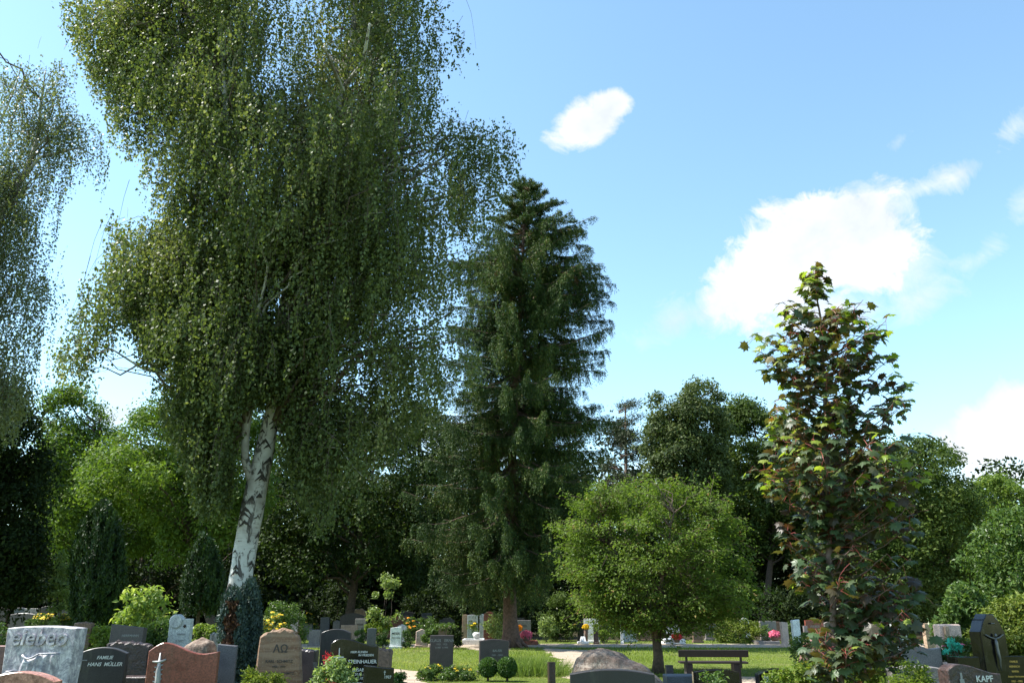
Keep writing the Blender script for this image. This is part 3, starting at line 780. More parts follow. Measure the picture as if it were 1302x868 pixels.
broadleaf('dark_tree', 'dark leafy tree behind the left columnar conifer', 190, 52,
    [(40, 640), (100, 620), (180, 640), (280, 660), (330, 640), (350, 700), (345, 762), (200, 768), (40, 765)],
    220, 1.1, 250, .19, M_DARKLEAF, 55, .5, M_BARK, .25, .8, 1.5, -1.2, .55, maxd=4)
# pine
def pine():
    r = np.random.default_rng(9); Y = 62
    base = W(797, 780, Y); base[2] = 0
    T = empty('pine_tree', base, 'thin dark pine with tiered tufts standing behind the spruce on its right', 'tree')
    tr = MB(); top = W(795, 512, Y); tube(tr, [base, (base + top) / 2, top], [.25, .18, .05], 8)
    pos = []; 
    for k in range(46):
        py = r.uniform(514, 640); hw = np.interp(py, [512, 530, 560, 600, 640], [8, 24, 30, 28, 22])
        e = W(797 + r.uniform(-1, 1) * hw, py, Y); e[1] += r.uniform(-1.6, 1.6)
        s = np.array([797 and base[0], Y, e[2] - .4]); tube(tr, limb(s, e, -.1, 5, .05, r), np.linspace(.06, .02, 5), 4)
        n = 260; pos.append(e + r.normal(size=(n, 3)) * np.array([.42, .42, .16]))
    pos = np.concatenate(pos); n = len(pos)
    cr = MB(); scatter(cr, T_QUAD, pos, r.normal(size=(n, 3)) + np.array([0, 0, .4]), r.normal(size=(n, 3)) + np.array([0, 0, .6]), r.uniform(.16, .28, n), .06, r.random(n))
    tr.build('trunk', M_BARK, T); cr.build('crown', M_PINE, T)
pine()
broadleaf('oak_tree', 'tall grey-green oak behind the round tree', 872, 58,
    [(812, 600), (818, 560), (826, 515), (832, 490), (850, 486), (868, 492), (885, 482), (905, 486), (922, 505), (926, 560), (930, 620), (920, 660), (840, 660), (815, 640)],
    190, .95, 330, .20, M_OAK, 56, .8, M_BARK, .3, .75, 5, -.8, .6, nl=40)
broadleaf('oak_tree', 'darker rounded oak crown between tall oak and young maple', 965, 62,
    [(905, 640), (910, 560), (918, 525), (935, 508), (960, 512), (985, 530), (1020, 540), (1060, 560), (1070, 640), (1040, 720), (960, 700), (920, 690)],
    240, 1.15, 300, .21, M_MIDLEAF, 57, .7, M_BARK, .3, .75, 5, -.9, .6)
broadleaf('dark_tree', 'large dark leafy tree behind the young maple', 1150, 44,
    [(1030, 620), (1060, 590), (1110, 570), (1150, 556), (1190, 556), (1210, 575), (1236, 590), (1246, 640), (1250, 700), (1240, 760), (1180, 780), (1100, 780), (1040, 740)],
    330, .95, 280, .17, M_MIDLEAF, 58, .7, M_BARK, .3, .75, 3, -.9, .55)
broadleaf('light_tree', 'yellow-green airy tree at the right edge in the distance', 1290, 48,
    [(1238, 640), (1244, 612), (1262, 600), (1280, 600), (1300, 612), (1380, 600), (1390, 720), (1300, 740), (1250, 735)],
    150, .8, 200, .17, M_ASH, 59, .5, M_BARK, .2, .7, 2.5, -.5, .5)

def wood():
    r = np.random.default_rng(91); mb = MB(); tm = MB()
    pts = []
    for (y0, y1, n, zt) in ((64, 72, 900, 11.5), (74, 84, 900, 14.5), (66, 72, 420, 3.2), (76, 88, 420, 4.5), (90, 102, 700, 9)):
        X = r.uniform(-64, 70, n) * y1 / 80; Yc = r.uniform(y0, y1, n)
        zmax = zt + 1.6 * np.sin(X * .35 + y0) + 1.2 * np.sin(X * .13) - np.clip((X - 20) * .08, 0, 3) - np.clip((-X - 22) * .03, 0, 2)
        pts.append(np.stack([X, Yc, r.uniform(.04, 1, n) ** .8 * zmax], 1))
    C = np.concatenate(pts); P, nr = clump_leaves(C, 1.9 * r.uniform(.6, 1.2, len(C)), 170, r, .8, .4)
    P = P[P[:, 2] > .1]; nr = nr[:len(P)]
    n = len(P); L = r.uniform(.26, .5, n)
    scatter(mb, T_QUAD, P, nr, r.normal(size=(n, 3)), L, L * .7, np.clip(r.normal(size=n) * .2 + .4, 0, 1))
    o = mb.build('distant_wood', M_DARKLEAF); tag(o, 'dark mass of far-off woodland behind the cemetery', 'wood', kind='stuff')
wood()

def columnar(name, label, poly, Y, n, mat, seed, L=.12, aspect=.35, ds=.9, updir=1.0, top_lumps=.16, mi_dead=None, cat='conifer'):
    """dense upright conifer: sprays on lumpy shell, all pointing up and outward"""
    r = np.random.default_rng(seed)
    Wp = np.array([W(a, b, Y) for a, b in poly])
    c = Wp.mean(0); base = np.array([c[0], Y, 0])
    T = empty(name, base, label, cat)
    C = sample_env(poly, Y, n // 60, ds, False, seed)
    C = C[C[:, 2] > .05]
    per = 60; m = len(C) * per
    idx = np.repeat(np.arange(len(C)), per); t = r.random(m)[:, None]
    hgt = r.uniform(.25, .6, len(C))[idx][:, None] * (Wp[:, 2].max() / 3.2) ** .5
    out = nrmz((C - base) * np.array([1, 1, 0]) + 1e-6)[idx]
    P = C[idx] + np.array([0, 0, 1]) * t * hgt + out * .06 * t + r.normal(size=(m, 3)) * top_lumps * .35 * (1.1 - t)
    a, b = proj(P); ok = (P[:, 2] > .02) & inpoly(a + r.normal(size=m) * 2, b + r.normal(size=m) * 2, poly); P = P[ok]; out = out[ok]; m = len(P)
    nr = out + r.normal(size=(m, 3)) * .6; tip = np.array([0, 0, updir]) + out * .4 + r.normal(size=(m, 3)) * .35
    cr = MB(); rn = np.clip(r.normal(size=m) * .2 + .5 + .25 * noise3(P, 4, seed), 0, 1); LL = L * r.uniform(.6, 1.3, m)
    mi = np.zeros(m, bool)
    if mi_dead is not None: mi = mi_dead(P, r)
    scatter(cr, T_QUAD, P[~mi], nr[~mi], tip[~mi], LL[~mi], LL[~mi] * aspect, rn[~mi])
    if mi.any(): scatter(cr, T_QUAD, P[mi], nr[mi], tip[mi], LL[mi], LL[mi] * aspect, rn[mi], 1)
    cr.build('foliage', [mat, M_DEAD], T)
    tr = MB(); tube(tr, [base, base + np.array([0, 0, Wp[:, 2].max() * .8])], [.09, .02], 7); tr.build('stem', M_BARK, T)
    return T
columnar('columnar_conifer', 'broad dark green columnar thuja left of the birch', [(92, 800), (88, 740), (92, 700), (104, 668), (122, 645), (134, 636), (146, 652), (156, 690), (160, 740), (158, 800), (130, 812)], 26, 42000, M_THUJA, 61, .12)
columnar('columnar_conifer', 'narrower dark columnar thuja just left of the birch trunk', [(228, 786), (232, 740), (242, 705), (258, 678), (272, 692), (284, 730), (288, 786)], 30, 26000, M_THUJA, 62, .12)
columnar('blue_conifer', 'bluish conifer column at the birch foot, right one of the pair', [(300, 900), (298, 820), (300, 775), (308, 748), (320, 736), (328, 752), (332, 800), (330, 860), (322, 900)], 14.2, 34000, M_BLUECON, 63, .055, .5, top_lumps=.25)
columnar('blue_conifer', 'bluish conifer column with a rust brown dead patch at the birch foot', [(278, 900), (278, 830), (278, 790), (284, 762), (296, 746), (306, 756), (312, 790), (310, 850), (306, 900)], 13.9, 30000, M_BLUECON, 64, .055, .5, top_lumps=.25,
         mi_dead=lambda P, r: (lambda a, b: (abs(a - 292 + (b - 800) * .12) < 7 + 3 * np.sin(b * .2)) & (b > 765) & (b < 826) & (P[:, 1] < 13.95))(*proj(P)))

# ------------------------------------------------------------------ shrubs and flowers
def shrub(name, label, poly, Y, ncl, crad, per, L, mat, seed, aspect=.55, ds=.8, T_=T_FOLD, flowers=None, squash=.8, up=.5, cat='shrub', stems=5, maxd=None, group=None, shell=.3):
    r = np.random.default_rng(seed)
    Wp = np.array([W(a, b, Y) for a, b in poly]); base = np.array([Wp[:, 0].mean(), Y, 0])
    T = empty(name, base, label, cat, group)
    C = sample_env(poly, Y, ncl, ds, False, seed, maxd); C = C[C[:, 2] > -.05]
    P, nr = clump_leaves(C, crad * r.uniform(.6, 1.2, len(C)), per, r, squash, shell, up)
    ok = P[:, 2] > .01; P = P[ok]; nr = nr[ok]
    n = len(P); LL = L * r.uniform(.6, 1.3, n); cr = MB()
    scatter(cr, T_, P, nr, r.normal(size=(n, 3)) + np.array([0, 0, .2]) + .5 * nrmz(P - C.mean(0)), LL, LL * aspect, np.clip(r.normal(size=n) * .22 + .5, 0, 1))
    cr.build('foliage', mat, T)
    if stems:
        st = MB()
        for i in r.choice(len(C), min(stems, len(C)), replace=False):
            tube(st, limb(base + r.normal(size=3) * np.array([.04, .04, 0]), C[i], 0, 5, .06, r), np.linspace(.014, .004, 5), 5, 0, 0, True, False)
        st.build('stems', M_TWIG, T)
    if flowers:
        fm, nf, fs, zmin = flowers; fl = MB()
        top = P[P[:, 2] > np.quantile(P[:, 2], zmin)]
        q = top[r.choice(len(top), min(nf, len(top)), replace=False)] + np.array([0, 0, fs * .4])
        for q1 in q:
            fl = MB()
            for k in range(5):
                a = k * 2 * PI / 5 + r.random(); d = np.array([[np.cos(a), np.sin(a), r.uniform(0, .5)]])
                scatter(fl, T_QUAD, q1[None], np.array([0, -.5, 1.]) + d * .3, d, fs, fs * .8, r.random(1))
            fl.build('flower', fm, T)
    return T
def rect(x0, y0, x1, y1): return [(x0 + 2, y1), (x0, (y0 + y1) / 2), (x0 + (x1 - x0) * .2, y0 + 1), ((x0 + x1) / 2, y0), (x1 - (x1 - x0) * .2, y0 + 2), (x1, (y0 + y1) / 2), (x1 - 2, y1)]
SH = [
 ('leafy_shrub', 'bright yellow-green shrub behind the dark slanted stone', rect(152, 750, 214, 800), 25, 34, .30, 34, .17, M_PALEYEL, {}),
 ('leafy_shrub', 'low green shrub left of the small pale stone with a disc', rect(186, 792, 214, 830), 20.5, 24, .2, 160, .07, M_SHRUB, {}),
 ('leafy_shrub', 'low green shrub between the white relief stone and dark slanted stone', rect(112, 798, 146, 840), 20, 26, .2, 150, .07, M_YELGREEN, {}),
 ('leafy_shrub', 'tall pale leafy shrub beside the broad dark thuja', rect(66, 705, 102, 792), 27.5, 26, .25, 70, .12, M_LIGHTLEAF, {}),
 ('leafy_shrub', 'low bright green shrub at the far left edge', rect(-20, 800, 14, 850), 17, 26, .2, 150, .07, M_SHRUB, {}),
 ('flowering_shrub', 'green plant with yellow blooms behind the white relief stone, left', rect(36, 780, 68, 800), 30, 14, .2, 80, .08, M_SHRUB, dict(flowers=(M_FYEL, 30, .09, .6))),
 ('flowering_shrub', 'plant with yellow blooms directly left of the broad thuja', rect(72, 782, 98, 800), 28, 12, .2, 80, .08, M_SHRUB, dict(flowers=(M_FYEL, 30, .09, .6))),
 ('small_conifer', 'small dark green conifer above the sandstone with Alpha and Omega', rect(338, 768, 386, 812), 31, 30, .25, 150, .08, M_SHRUB, {}),
 ('flowering_shrub', 'shrub with yellow flower spikes left above the sandstone', rect(330, 780, 356, 832), 17, 18, .16, 100, .06, M_LIGHTLEAF, dict(flowers=(M_FYEL, 60, .05, .75))),
 ('sapling', 'slim pale green sapling against dark trees left of the spruce', rect(470, 728, 508, 790), 43, 20, .3, 60, .15, M_LIGHTLEAF, {}),
 ('conifer_shrub', 'dark pointed shrub just right of the bluish conifer pair', rect(372, 765, 400, 792), 46, 14, .35, 110, .12, M_DARKLEAF, {}),
 ('flowering_shrub', 'small yellow-flowered bush between the tiny dark stones', rect(390, 780, 402, 800), 47, 8, .2, 60, .12, M_SHRUB, dict(flowers=(M_FYEL, 30, .12, .4))),
 ('box_hedge', 'clipped box cube right of the tan block stone', rect(452, 800, 463, 817), 38, 10, .16, 260, .05, M_BOX, {}),
 ('box_hedge', 'clipped box cube between two narrow grey stones', rect(479, 801, 494, 819), 38, 12, .16, 260, .05, M_BOX, {}),
 ('box_hedge', 'clipped box cube right of the narrow white stone', rect(506, 803, 524, 819), 37.5, 12, .16, 260, .05, M_BOX, {}),
 ('flower_bed', 'row of low yellow-green plants behind the narrow white stone', rect(462, 792, 500, 802), 43, 14, .2, 90, .1, M_YELGREEN, {}),
 ('leafy_shrub', 'dark bush with reddish flowers right of the narrow white stone', rect(514, 786, 532, 808), 42, 12, .25, 100, .1, M_SHRUB, dict(flowers=(M_FORA, 16, .09, .5))),
 ('leafy_shrub', 'green bush in front of the dark arched stone with red rim', rect(532, 784, 556, 806), 44, 14, .25, 110, .1, M_SHRUB, {}),
 ('leafy_shrub', 'green bush left of the dark upright stone on the lawn', rect(540, 800, 556, 820), 37, 10, .2, 110, .1, M_SHRUB, {}),
 ('leafy_shrub', 'dark green bush right behind the dark upright stone on the lawn', rect(572, 796, 586, 820), 36, 12, .18, 110, .09, M_DARKLEAF, {}),
 ('flowering_shrub', 'yellow flowering plant in front of the pale paired stone', rect(596, 790, 609, 804), 44, 8, .2, 70, .1, M_YELGREEN, dict(flowers=(M_FYEL, 18, .1, .4))),
 ('leafy_shrub', 'pale arching shrub left of the spruce trunk', rect(617, 778, 642, 808), 40, 16, .28, 70, .12, M_LIGHTLEAF, {}),
 ('conifer_shrub', 'dense green bush right of the spruce trunk', rect(690, 757, 738, 808), 45, 40, .4, 130, .13, M_MIDLEAF, {}),
 ('conifer_shrub', 'smaller pale green bush at the left foot of the dense bush', rect(686, 782, 704, 806), 44, 12, .3, 100, .1, M_LIGHTLEAF, {}),
 ('conifer_shrub', 'dark rounded conifer right of the pale framed stone', rect(758, 775, 782, 810), 43.5, 24, .3, 160, .1, M_THUJA, {}),
 ('leafy_shrub', 'small cushion plant beside the dark small slab under the round tree', rect(758, 801, 776, 811), 42, 8, .16, 110, .08, M_YELGREEN, {}),
 ('leafy_shrub', 'low light green plants left of the white post', rect(778, 802, 790, 811), 42, 6, .16, 100, .08, M_SHRUB, {}),
 ('gold_juniper', 'golden green spreading juniper right of the round tree', rect(912, 789, 966, 814), 43, 34, .35, 160, .12, M_GOLDJUN, {}),
 ('leafy_shrub', 'small green shrub between the two pale pillars', rect(999, 790, 1008, 814), 42, 8, .2, 90, .09, M_SHRUB, {}),
 ('flowering_shrub', 'shrub with pink flowers in front of the grey framed stone', rect(968, 794, 984, 812), 42.5, 8, .2, 90, .09, M_SHRUB, {}),
 ('conifer_shrub', 'golden feathery conifer hedge behind the tall crucifix stone', rect(1240, 762, 1400, 850), 16.5, 130, .24, 240, .075, M_GOLDJUN, dict(maxd=1.2)),
 ('leafy_shrub', 'glossy leafy shrub left of the tall crucifix stone', rect(1196, 744, 1250, 840), 17.5, 60, .24, 80, .10, M_SHRUB, {}),
 ('leafy_shrub', 'big leafy shrub with pale glints at the right edge', rect(1234, 650, 1400, 775), 20, 150, .34, 110, .11, M_SHRUB, dict(maxd=2)),
 ('leafy_shrub', 'tangled bright green shrub at the foot of the young maple', rect(1058, 826, 1128, 895), 11.5, 60, .13, 70, .05, M_YELGREEN, {}),
 ('leafy_shrub', 'low bright green plants at the bottom left of the young maple', rect(1000, 845, 1056, 895), 11.2, 40, .12, 80, .05, M_YELGREEN, {}),
 ('leafy_shrub', 'dark green shrub right of the young maple trunk', rect(1080, 805, 1150, 895), 13.5, 60, .2, 90, .08, M_DARKLEAF, {}),
 ('leafy_shrub', 'fine yellow-green tussock before the curved grey stone', rect(1128, 848, 1186, 900), 9.6, 40, .12, 90, .055, M_YELGREEN, dict(aspect=.2)),
 ('leafy_shrub', 'low variegated bush in front of the black stone with a cross', rect(402, 842, 446, 900), 10.4, 36, .12, 70, .05, M_LIGHTLEAF, {}),
 ('flowering_plant', 'red feathery flower spikes left of the black stone with a cross', rect(404, 833, 424, 880), 11.4, 9, .07, 50, .04, M_FRED, dict(aspect=.2)),
 ('low_juniper', 'low olive juniper in front of the sandstone', rect(306, 856, 362, 900), 10.2, 50, .11, 140, .05, M_GOLDJUN, dict(aspect=.3)),
 ('leafy_shrub', 'small leafy plant before the black arched stone under the bench', rect(892, 858, 930, 890), 9.6, 10, .08, 60, .05, M_SHRUB, {}),
 ('leafy_shrub', 'yellow-green plant beside the black stone with a small plaque', rect(976, 852, 1010, 890), 10.6, 18, .11, 70, .05, M_YELGREEN, {}),
 ('flower_bed', 'low grave planting with marigolds before the dark upright stone', rect(532, 848, 602, 864), 20.8, 46, .13, 130, .05, M_SHRUB, dict(flowers=(M_FYEL, 18, .05, .8), maxd=.5)),
 ('leafy_shrub', 'small round shrub at the foot of the low dark inscribed stone', rect(500, 855, 514, 880), 13, 10, .09, 150, .04, M_BOX, {}),
 ('leafy_shrub', 'trailing plants on the low brown boulder-like stone by the maple', rect(1008, 805, 1034, 860), 17, 30, .12, 60, .06, M_SHRUB, {}),
 ('leafy_shrub', 'green bush by the low grey rock behind the red-brown stone', rect(244, 796, 284, 830), 22, 24, .18, 130, .07, M_YELGREEN, {}),
 ('flower_bed', 'pale pink flowers beside the sandstone cross monument', rect(1192, 812, 1236, 842), 15.5, 24, .12, 80, .06, M_SHRUB, dict(flowers=(M_FPINK, 12, .05, .6))),
]
for i, (nm, lb, po, Y, ncl, cr_, per, L, mt, kw) in enumerate(SH):
    cat = {'leafy_shrub': 'shrub', 'flowering_shrub': 'shrub', 'box_hedge': 'hedge', 'sapling': 'sapling', 'flower_bed': 'flower bed', 'flowering_plant': 'flowers'}.get(nm, 'shrub')
    shrub(nm, lb, po, Y, ncl, cr_, per, L, mt, 100 + i, cat=cat, **kw)
def ball(label, x0, y0, x1, y1, Y, seed):
    r = np.random.default_rng(seed); a = W(x0, y0, Y); b = W(x1, y1, Y); c = (a + b) / 2; rad = (b[0] - a[0]) / 2; c[2] = max(c[2], rad * .9)
    T = empty('box_ball', (c[0], c[1], 0), label, 'topiary', 'clipped box balls before the dark stone')
    n = 9000; d = nrmz(r.normal(size=(n, 3))); P = c + d * rad * r.uniform(.86, 1.0, (n, 1)) * (1 + .04 * noise3(d, 5, seed))[:, None]
    P = P[P[:, 2] > .01]; d = d[:len(P)]; n = len(P)
    m = MB(); scatter(m, T_FOLD, P, nrmz(P - c) + r.normal(size=(n, 3)) * .6, r.normal(size=(n, 3)) + nrmz(P - c) * .6, r.uniform(.03, .055, n), .028, r.random(n)); m.build('foliage', M_BOX, T)
    t = MB(); tube(t, [(c[0], c[1], 0), c], [.03, .015], 6); t.build('stem', M_TWIG, T)
ball('left clipped box ball before the dark stone on the lawn', 609, 836, 632, 860, 20.6, 201)
ball('right clipped box ball before the dark stone on the lawn', 633, 836, 657, 860, 20.5, 202)
def tussock(label, px, Y, w, h, seed, n=2600):
    r = np.random.default_rng(seed); c = W(px, 800, Y); c[2] = 0
    P = c + np.stack([r.normal(size=n) * w / 3, r.normal(size=n) * w / 4, np.zeros(n)], 1)
    tip = (P - c) * 1.3 / w + np.array([0, 0, 1]) + r.normal(size=(n, 3)) * .18
    m = MB(); T3 = (np.array([[-.5, 0, 0], [.5, 0, 0], [.3, .6, .06], [0, 1, .22], [-.3, .6, .06]], float), np.array([[0, 1, 2, 4], [2, 3, 4, 4]])[:1])
    T3 = (T3[0], np.array([[0, 1, 2], [0, 2, 4], [4, 2, 3]]))
    scatter(m, T3, P, r.normal(size=(n, 3)) * np.array([1, 1, .2]), tip, h * r.uniform(.5, 1.1, n), .012, r.random(n))
    tag(m.build('tall_grass_tuft', M_TALLG), label, 'grass tuft')
tussock('tall grass tuft on the lawn right of the clipped box balls', 672, 22.5, 1.3, .46, 301, 5200)

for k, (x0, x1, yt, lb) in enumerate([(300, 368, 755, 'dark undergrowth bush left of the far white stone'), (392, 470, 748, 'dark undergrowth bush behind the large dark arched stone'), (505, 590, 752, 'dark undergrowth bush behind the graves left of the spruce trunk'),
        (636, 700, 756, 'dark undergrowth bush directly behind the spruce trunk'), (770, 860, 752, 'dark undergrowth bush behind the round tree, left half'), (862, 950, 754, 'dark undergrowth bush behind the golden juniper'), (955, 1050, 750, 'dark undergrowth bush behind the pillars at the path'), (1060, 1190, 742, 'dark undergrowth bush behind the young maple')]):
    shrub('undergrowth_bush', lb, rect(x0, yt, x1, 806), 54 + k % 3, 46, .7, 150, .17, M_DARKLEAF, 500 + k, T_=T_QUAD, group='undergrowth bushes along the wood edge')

# ------------------------------------------------------------------ gravestones
def profile(shape, Wd, H, r, n=22):
    """closed outline in the stone's own x,z plane, counter-clockwise from bottom left"""
    s = np.linspace(1, 0, n)
    hw = Wd / 2; bw = hw; top = np.zeros(n)
    if shape == 'flat': top = 0 * s
    elif shape == 'arch': top = -.13 * Wd * (2 * s - 1) ** 2
    elif shape == 'gentle': top = -.055 * Wd * (2 * s - 1) ** 2
    elif shape == 'round': top = hw * (np.sqrt(np.clip(1 - (2 * s - 1) ** 2, 0, 1)) - 1) * .95
    elif shape == 'scurve': top = -.16 * Wd * (.5 - .5 * np.cos(np.clip((s - .22) / .78, 0, 1) * PI)) - .10 * Wd * np.clip((.22 - s) / .22, 0, 1) ** 2
    elif shape == 'scurve_r': top = -.22 * Wd * (1 - s) ** 0 * (.5 - .5 * np.cos(np.clip((s - .18) / .6, 0, 1) * PI)) * .75 - .12 * Wd * np.clip((.2 - s) / .2, 0, 1) ** 1.5 + .03 * Wd * np.clip((s - .8) / .2, 0, 1)
    elif shape == 'slant': top = -.10 * Wd * s
    elif shape == 'slant_l': top = -.12 * Wd * (1 - s)
    elif shape == 'peak': top = -.22 * Wd * abs(2 * s - 1)
    elif shape == 'concave': top = -.03 * Wd * (2 * s - 1) ** 2; bw = hw * .86
    elif shape == 'trap': top = -.03 * Wd * (2 * s - 1) ** 2 - .12 * Wd * np.clip((s - .85) / .15, 0, 1) - .07 * Wd * np.clip((.15 - s) / .15, 0, 1)
    elif shape == 'rough': top = -.12 * Wd * (2 * s - 1) ** 2
    elif shape == 'shoulder': top = np.where(abs(2 * s - 1) < .55, 0, -.12 * Wd)
    elif shape == 'gothic': top = -1.15 * hw * np.clip((abs(2 * s - 1) - .28) / .72, 0, 1) ** 1.15 - .05 * hw * np.sin(np.clip((abs(2 * s - 1) - .28) / .72, 0, 1) * 3 * PI)
    xs = (s * 2 - 1) * hw; zs = H + top
    if shape == 'trap':  xs = xs * .74
    if shape == 'round': xs = np.sin((s - .5) * PI) * hw; zs = H + hw * (np.cos((s - .5) * PI) - 1) * .9
    pts = list(zip(xs, zs))
    left = []; m = 6
    x0, z0 = pts[-1]; x1, z1 = -bw, 0
    for j in range(1, m): t = j / m; left.append((x0 + (x1 - x0) * (t if shape != 'trap' else t ** .8), z0 + (z1 - z0) * t))
    right = []
    xr, zr = pts[0]
    for j in range(1, m): t = j / m; right.append((bw + (xr - bw) * (t if shape != 'trap' else 1 - (1 - t) ** .8), zr * t))
    P = [(-bw, 0), (bw, 0)] + right + pts + left
    P = np.array(P, float)
    if shape in ('rough', 'trap'):
        a = .014 if shape == 'trap' else .03
        j = r.normal(size=P.shape) * a * Wd * 1.5; j = (np.roll(j, 1, 0) + 2 * j + np.roll(j, -1, 0) + np.roll(j, 2, 0)) / 4; j[:2] = 0; P = P + j
    return P

def slab_mesh(P, t, bev, r, rough=False, lean=0):
    mb = MB(); n = len(P); c = P.mean(0)
    def inset(d):
        Q = P.copy(); e1 = np.roll(P, -1, 0) - P; e0 = P - np.roll(P, 1, 0)
        nn = nrmz(np.stack([-(e0 + e1)[:, 1], (e0 + e1)[:, 0]], 1)); return Q + nn * d
    rings = [(-t / 2, bev), (-t / 2 + bev, 0), (t / 2 - bev, 0), (t / 2, bev)]
    if rough: rings = [(-t / 2, bev * 2), (-t / 2 + bev * 2, 0), (0, -.012), (t / 2 - bev * 2, 0), (t / 2, bev * 2)]
    V = []
    for y, d in rings:
        Q = inset(d)
        if rough: Q = Q + r.normal(size=Q.shape) * .008
        V.append(np.stack([Q[:, 0], np.full(n, y), Q[:, 1]], 1))
    k = len(rings); F = []
    for a in range(k - 1):
        for i in range(n):
            j = (i + 1) % n; F.append((a * n + i, a * n + j, a * n + n + j, a * n + n + i))
    F.append(tuple(range(n))[::-1] if False else tuple(range(n))); F.append(tuple(range((k - 1) * n, k * n))[::-1])
    # orient: outline is counter-clockwise seen from the front (-y)
    F = [f if len(f) > 4 else f[::-1] for f in F]
    mb.add(np.concatenate(V), F)
    return mb

def text_obj(txt, size, mat, parent, x, z, y, font_shear=0, align='CENTER', depth=.003, name='inscription'):
    cu = bpy.data.curves.new('txt', 'FONT'); cu.body = txt; cu.size = size; cu.align_x = align; cu.extrude = depth; cu.shear = font_shear; cu.offset = size * .012
    cu.resolution_u = 3
    to = bpy.data.objects.new('txt', cu); COL.objects.link(to)
    bpy.context.view_layer.update()
    me = bpy.data.meshes.new_from_object(to); bpy.data.objects.remove(to)
    me.materials.clear(); me.materials.append(mat)
    o = bpy.data.objects.new(name, me); COL.objects.link(o); o.parent = parent
    o.location = (x, y, z); o.rotation_euler = (PI / 2, 0, 0)
    return o

STONES = {}
def stone(key, label, xl, xr, yt, Y, shape, mat, yaw=0, t=.16, plinth=True, texts=(), rough=False, lean=0, group=None, bevel=.008, name='gravestone', H=None, kerb=None):
    r = np.random.default_rng(abs(hash(key)) % 1 + sum(map(ord, key)))
    a = W(xl, yt, Y); b = W(xr, yt, Y); Hh = H or a[2]; Wd = (b[0] - a[0]) / max(.5, math.cos(yaw))
    Wd = max(.1, Wd - t * abs(math.sin(yaw)))
    T = empty(name, ((a[0] + b[0]) / 2, Y, 0), label, 'gravestone', group or 'gravestones in the cemetery', yaw)
    pz = .10 if plinth else 0
    P = profile(shape, Wd, Hh, r); P[:, 1] = np.maximum(P[:, 1], 0)
    P[0, 1] = P[1, 1] = pz if plinth else -.03
    mb = slab_mesh(P, t, bevel, r, rough)
    o = mb.build('slab', mat, T, (0, 0, 0)); o.rotation_euler = (lean, 0, 0)
    if plinth:
        m2 = MB(); box(m2, (0, 0, .045), (Wd * 1.12, t * 1.7, .11), 0, 0, .01); m2.build('plinth', mat, T, (0, 0, 0))
    for tx in texts:
        txt, sz, x, z, m = tx[:5]; sh = tx[5] if len(tx) > 5 else 0; al = tx[6] if len(tx) > 6 else 'CENTER'
        text_obj(txt, sz, m, o, x * Wd, Hh - z, -t / 2 - .003, sh, al)
    STONES[key] = (T, o, Wd, Hh, t)
    return T, o, Wd, Hh, t

S_WHITE = stonemat('white_marble', (.44, .42, .45), (.17, .16, .20), .5, 10, .8, .3)
S_PINK = stonemat('salmon_granite', (.42, .20, .15), (.20, .08, .06), .25, 30, .5)
S_ANTH = stonemat('anthracite_stone', (.022, .019, .021), (.012, .010, .012), .42, 90)
S_BLACK = stonemat('black_polished_granite', (.008, .007, .008), (.005, .004, .005), .12, 90)
S_DKBROWN = stonemat('dark_brown_granite', (.046, .025, .022), (.014, .011, .012), .4, 45, 0, .7)
S_DKGREY = stonemat('dark_grey_granite', (.050, .038, .040), (.024, .018, .020), .4, 80)
S_GREY = stonemat('grey_granite', (.20, .18, .175), (.10, .09, .09), .5, 70)
S_BLUEGREY = stonemat('blue_grey_granite', (.080, .084, .10), (.042, .044, .055), .5, 70)
S_PALE = stonemat('pale_grey_stone', (.46, .48, .48), (.26, .28, .30), .6, 40, .4)
S_REDBR = stonemat('red_brown_granite', (.20, .058, .040), (.10, .028, .020), .28, 45)
S_SAND = stonemat('banded_sandstone', (.15, .075, .045), (.30, .20, .135), .75, 30, 0, .5, .3, .8)
S_TAN = stonemat('tan_stone', (.34, .235, .165), (.22, .15, .10), .75, 40, 0, .3)
S_BROWN = stonemat('brown_stone', (.17, .105, .075), (.09, .055, .04), .7, 40, 0, .5)
S_ROCK = stonemat('rough_rock', (.30, .245, .20), (.12, .075, .055), .85, 16, .5, .8, .3, .75)
S_PORPH = stonemat('porphyry', (.17, .085, .075), (.075, .04, .04), .6, 50, 0, .5)
S_WHITE2 = stonemat('white_limestone', (.72, .72, .71), (.55, .56, .58), .6, 30, .2)
S_PINKST = stonemat('pink_pillar_stone', (.55, .40, .34), (.38, .26, .22), .6, 50)

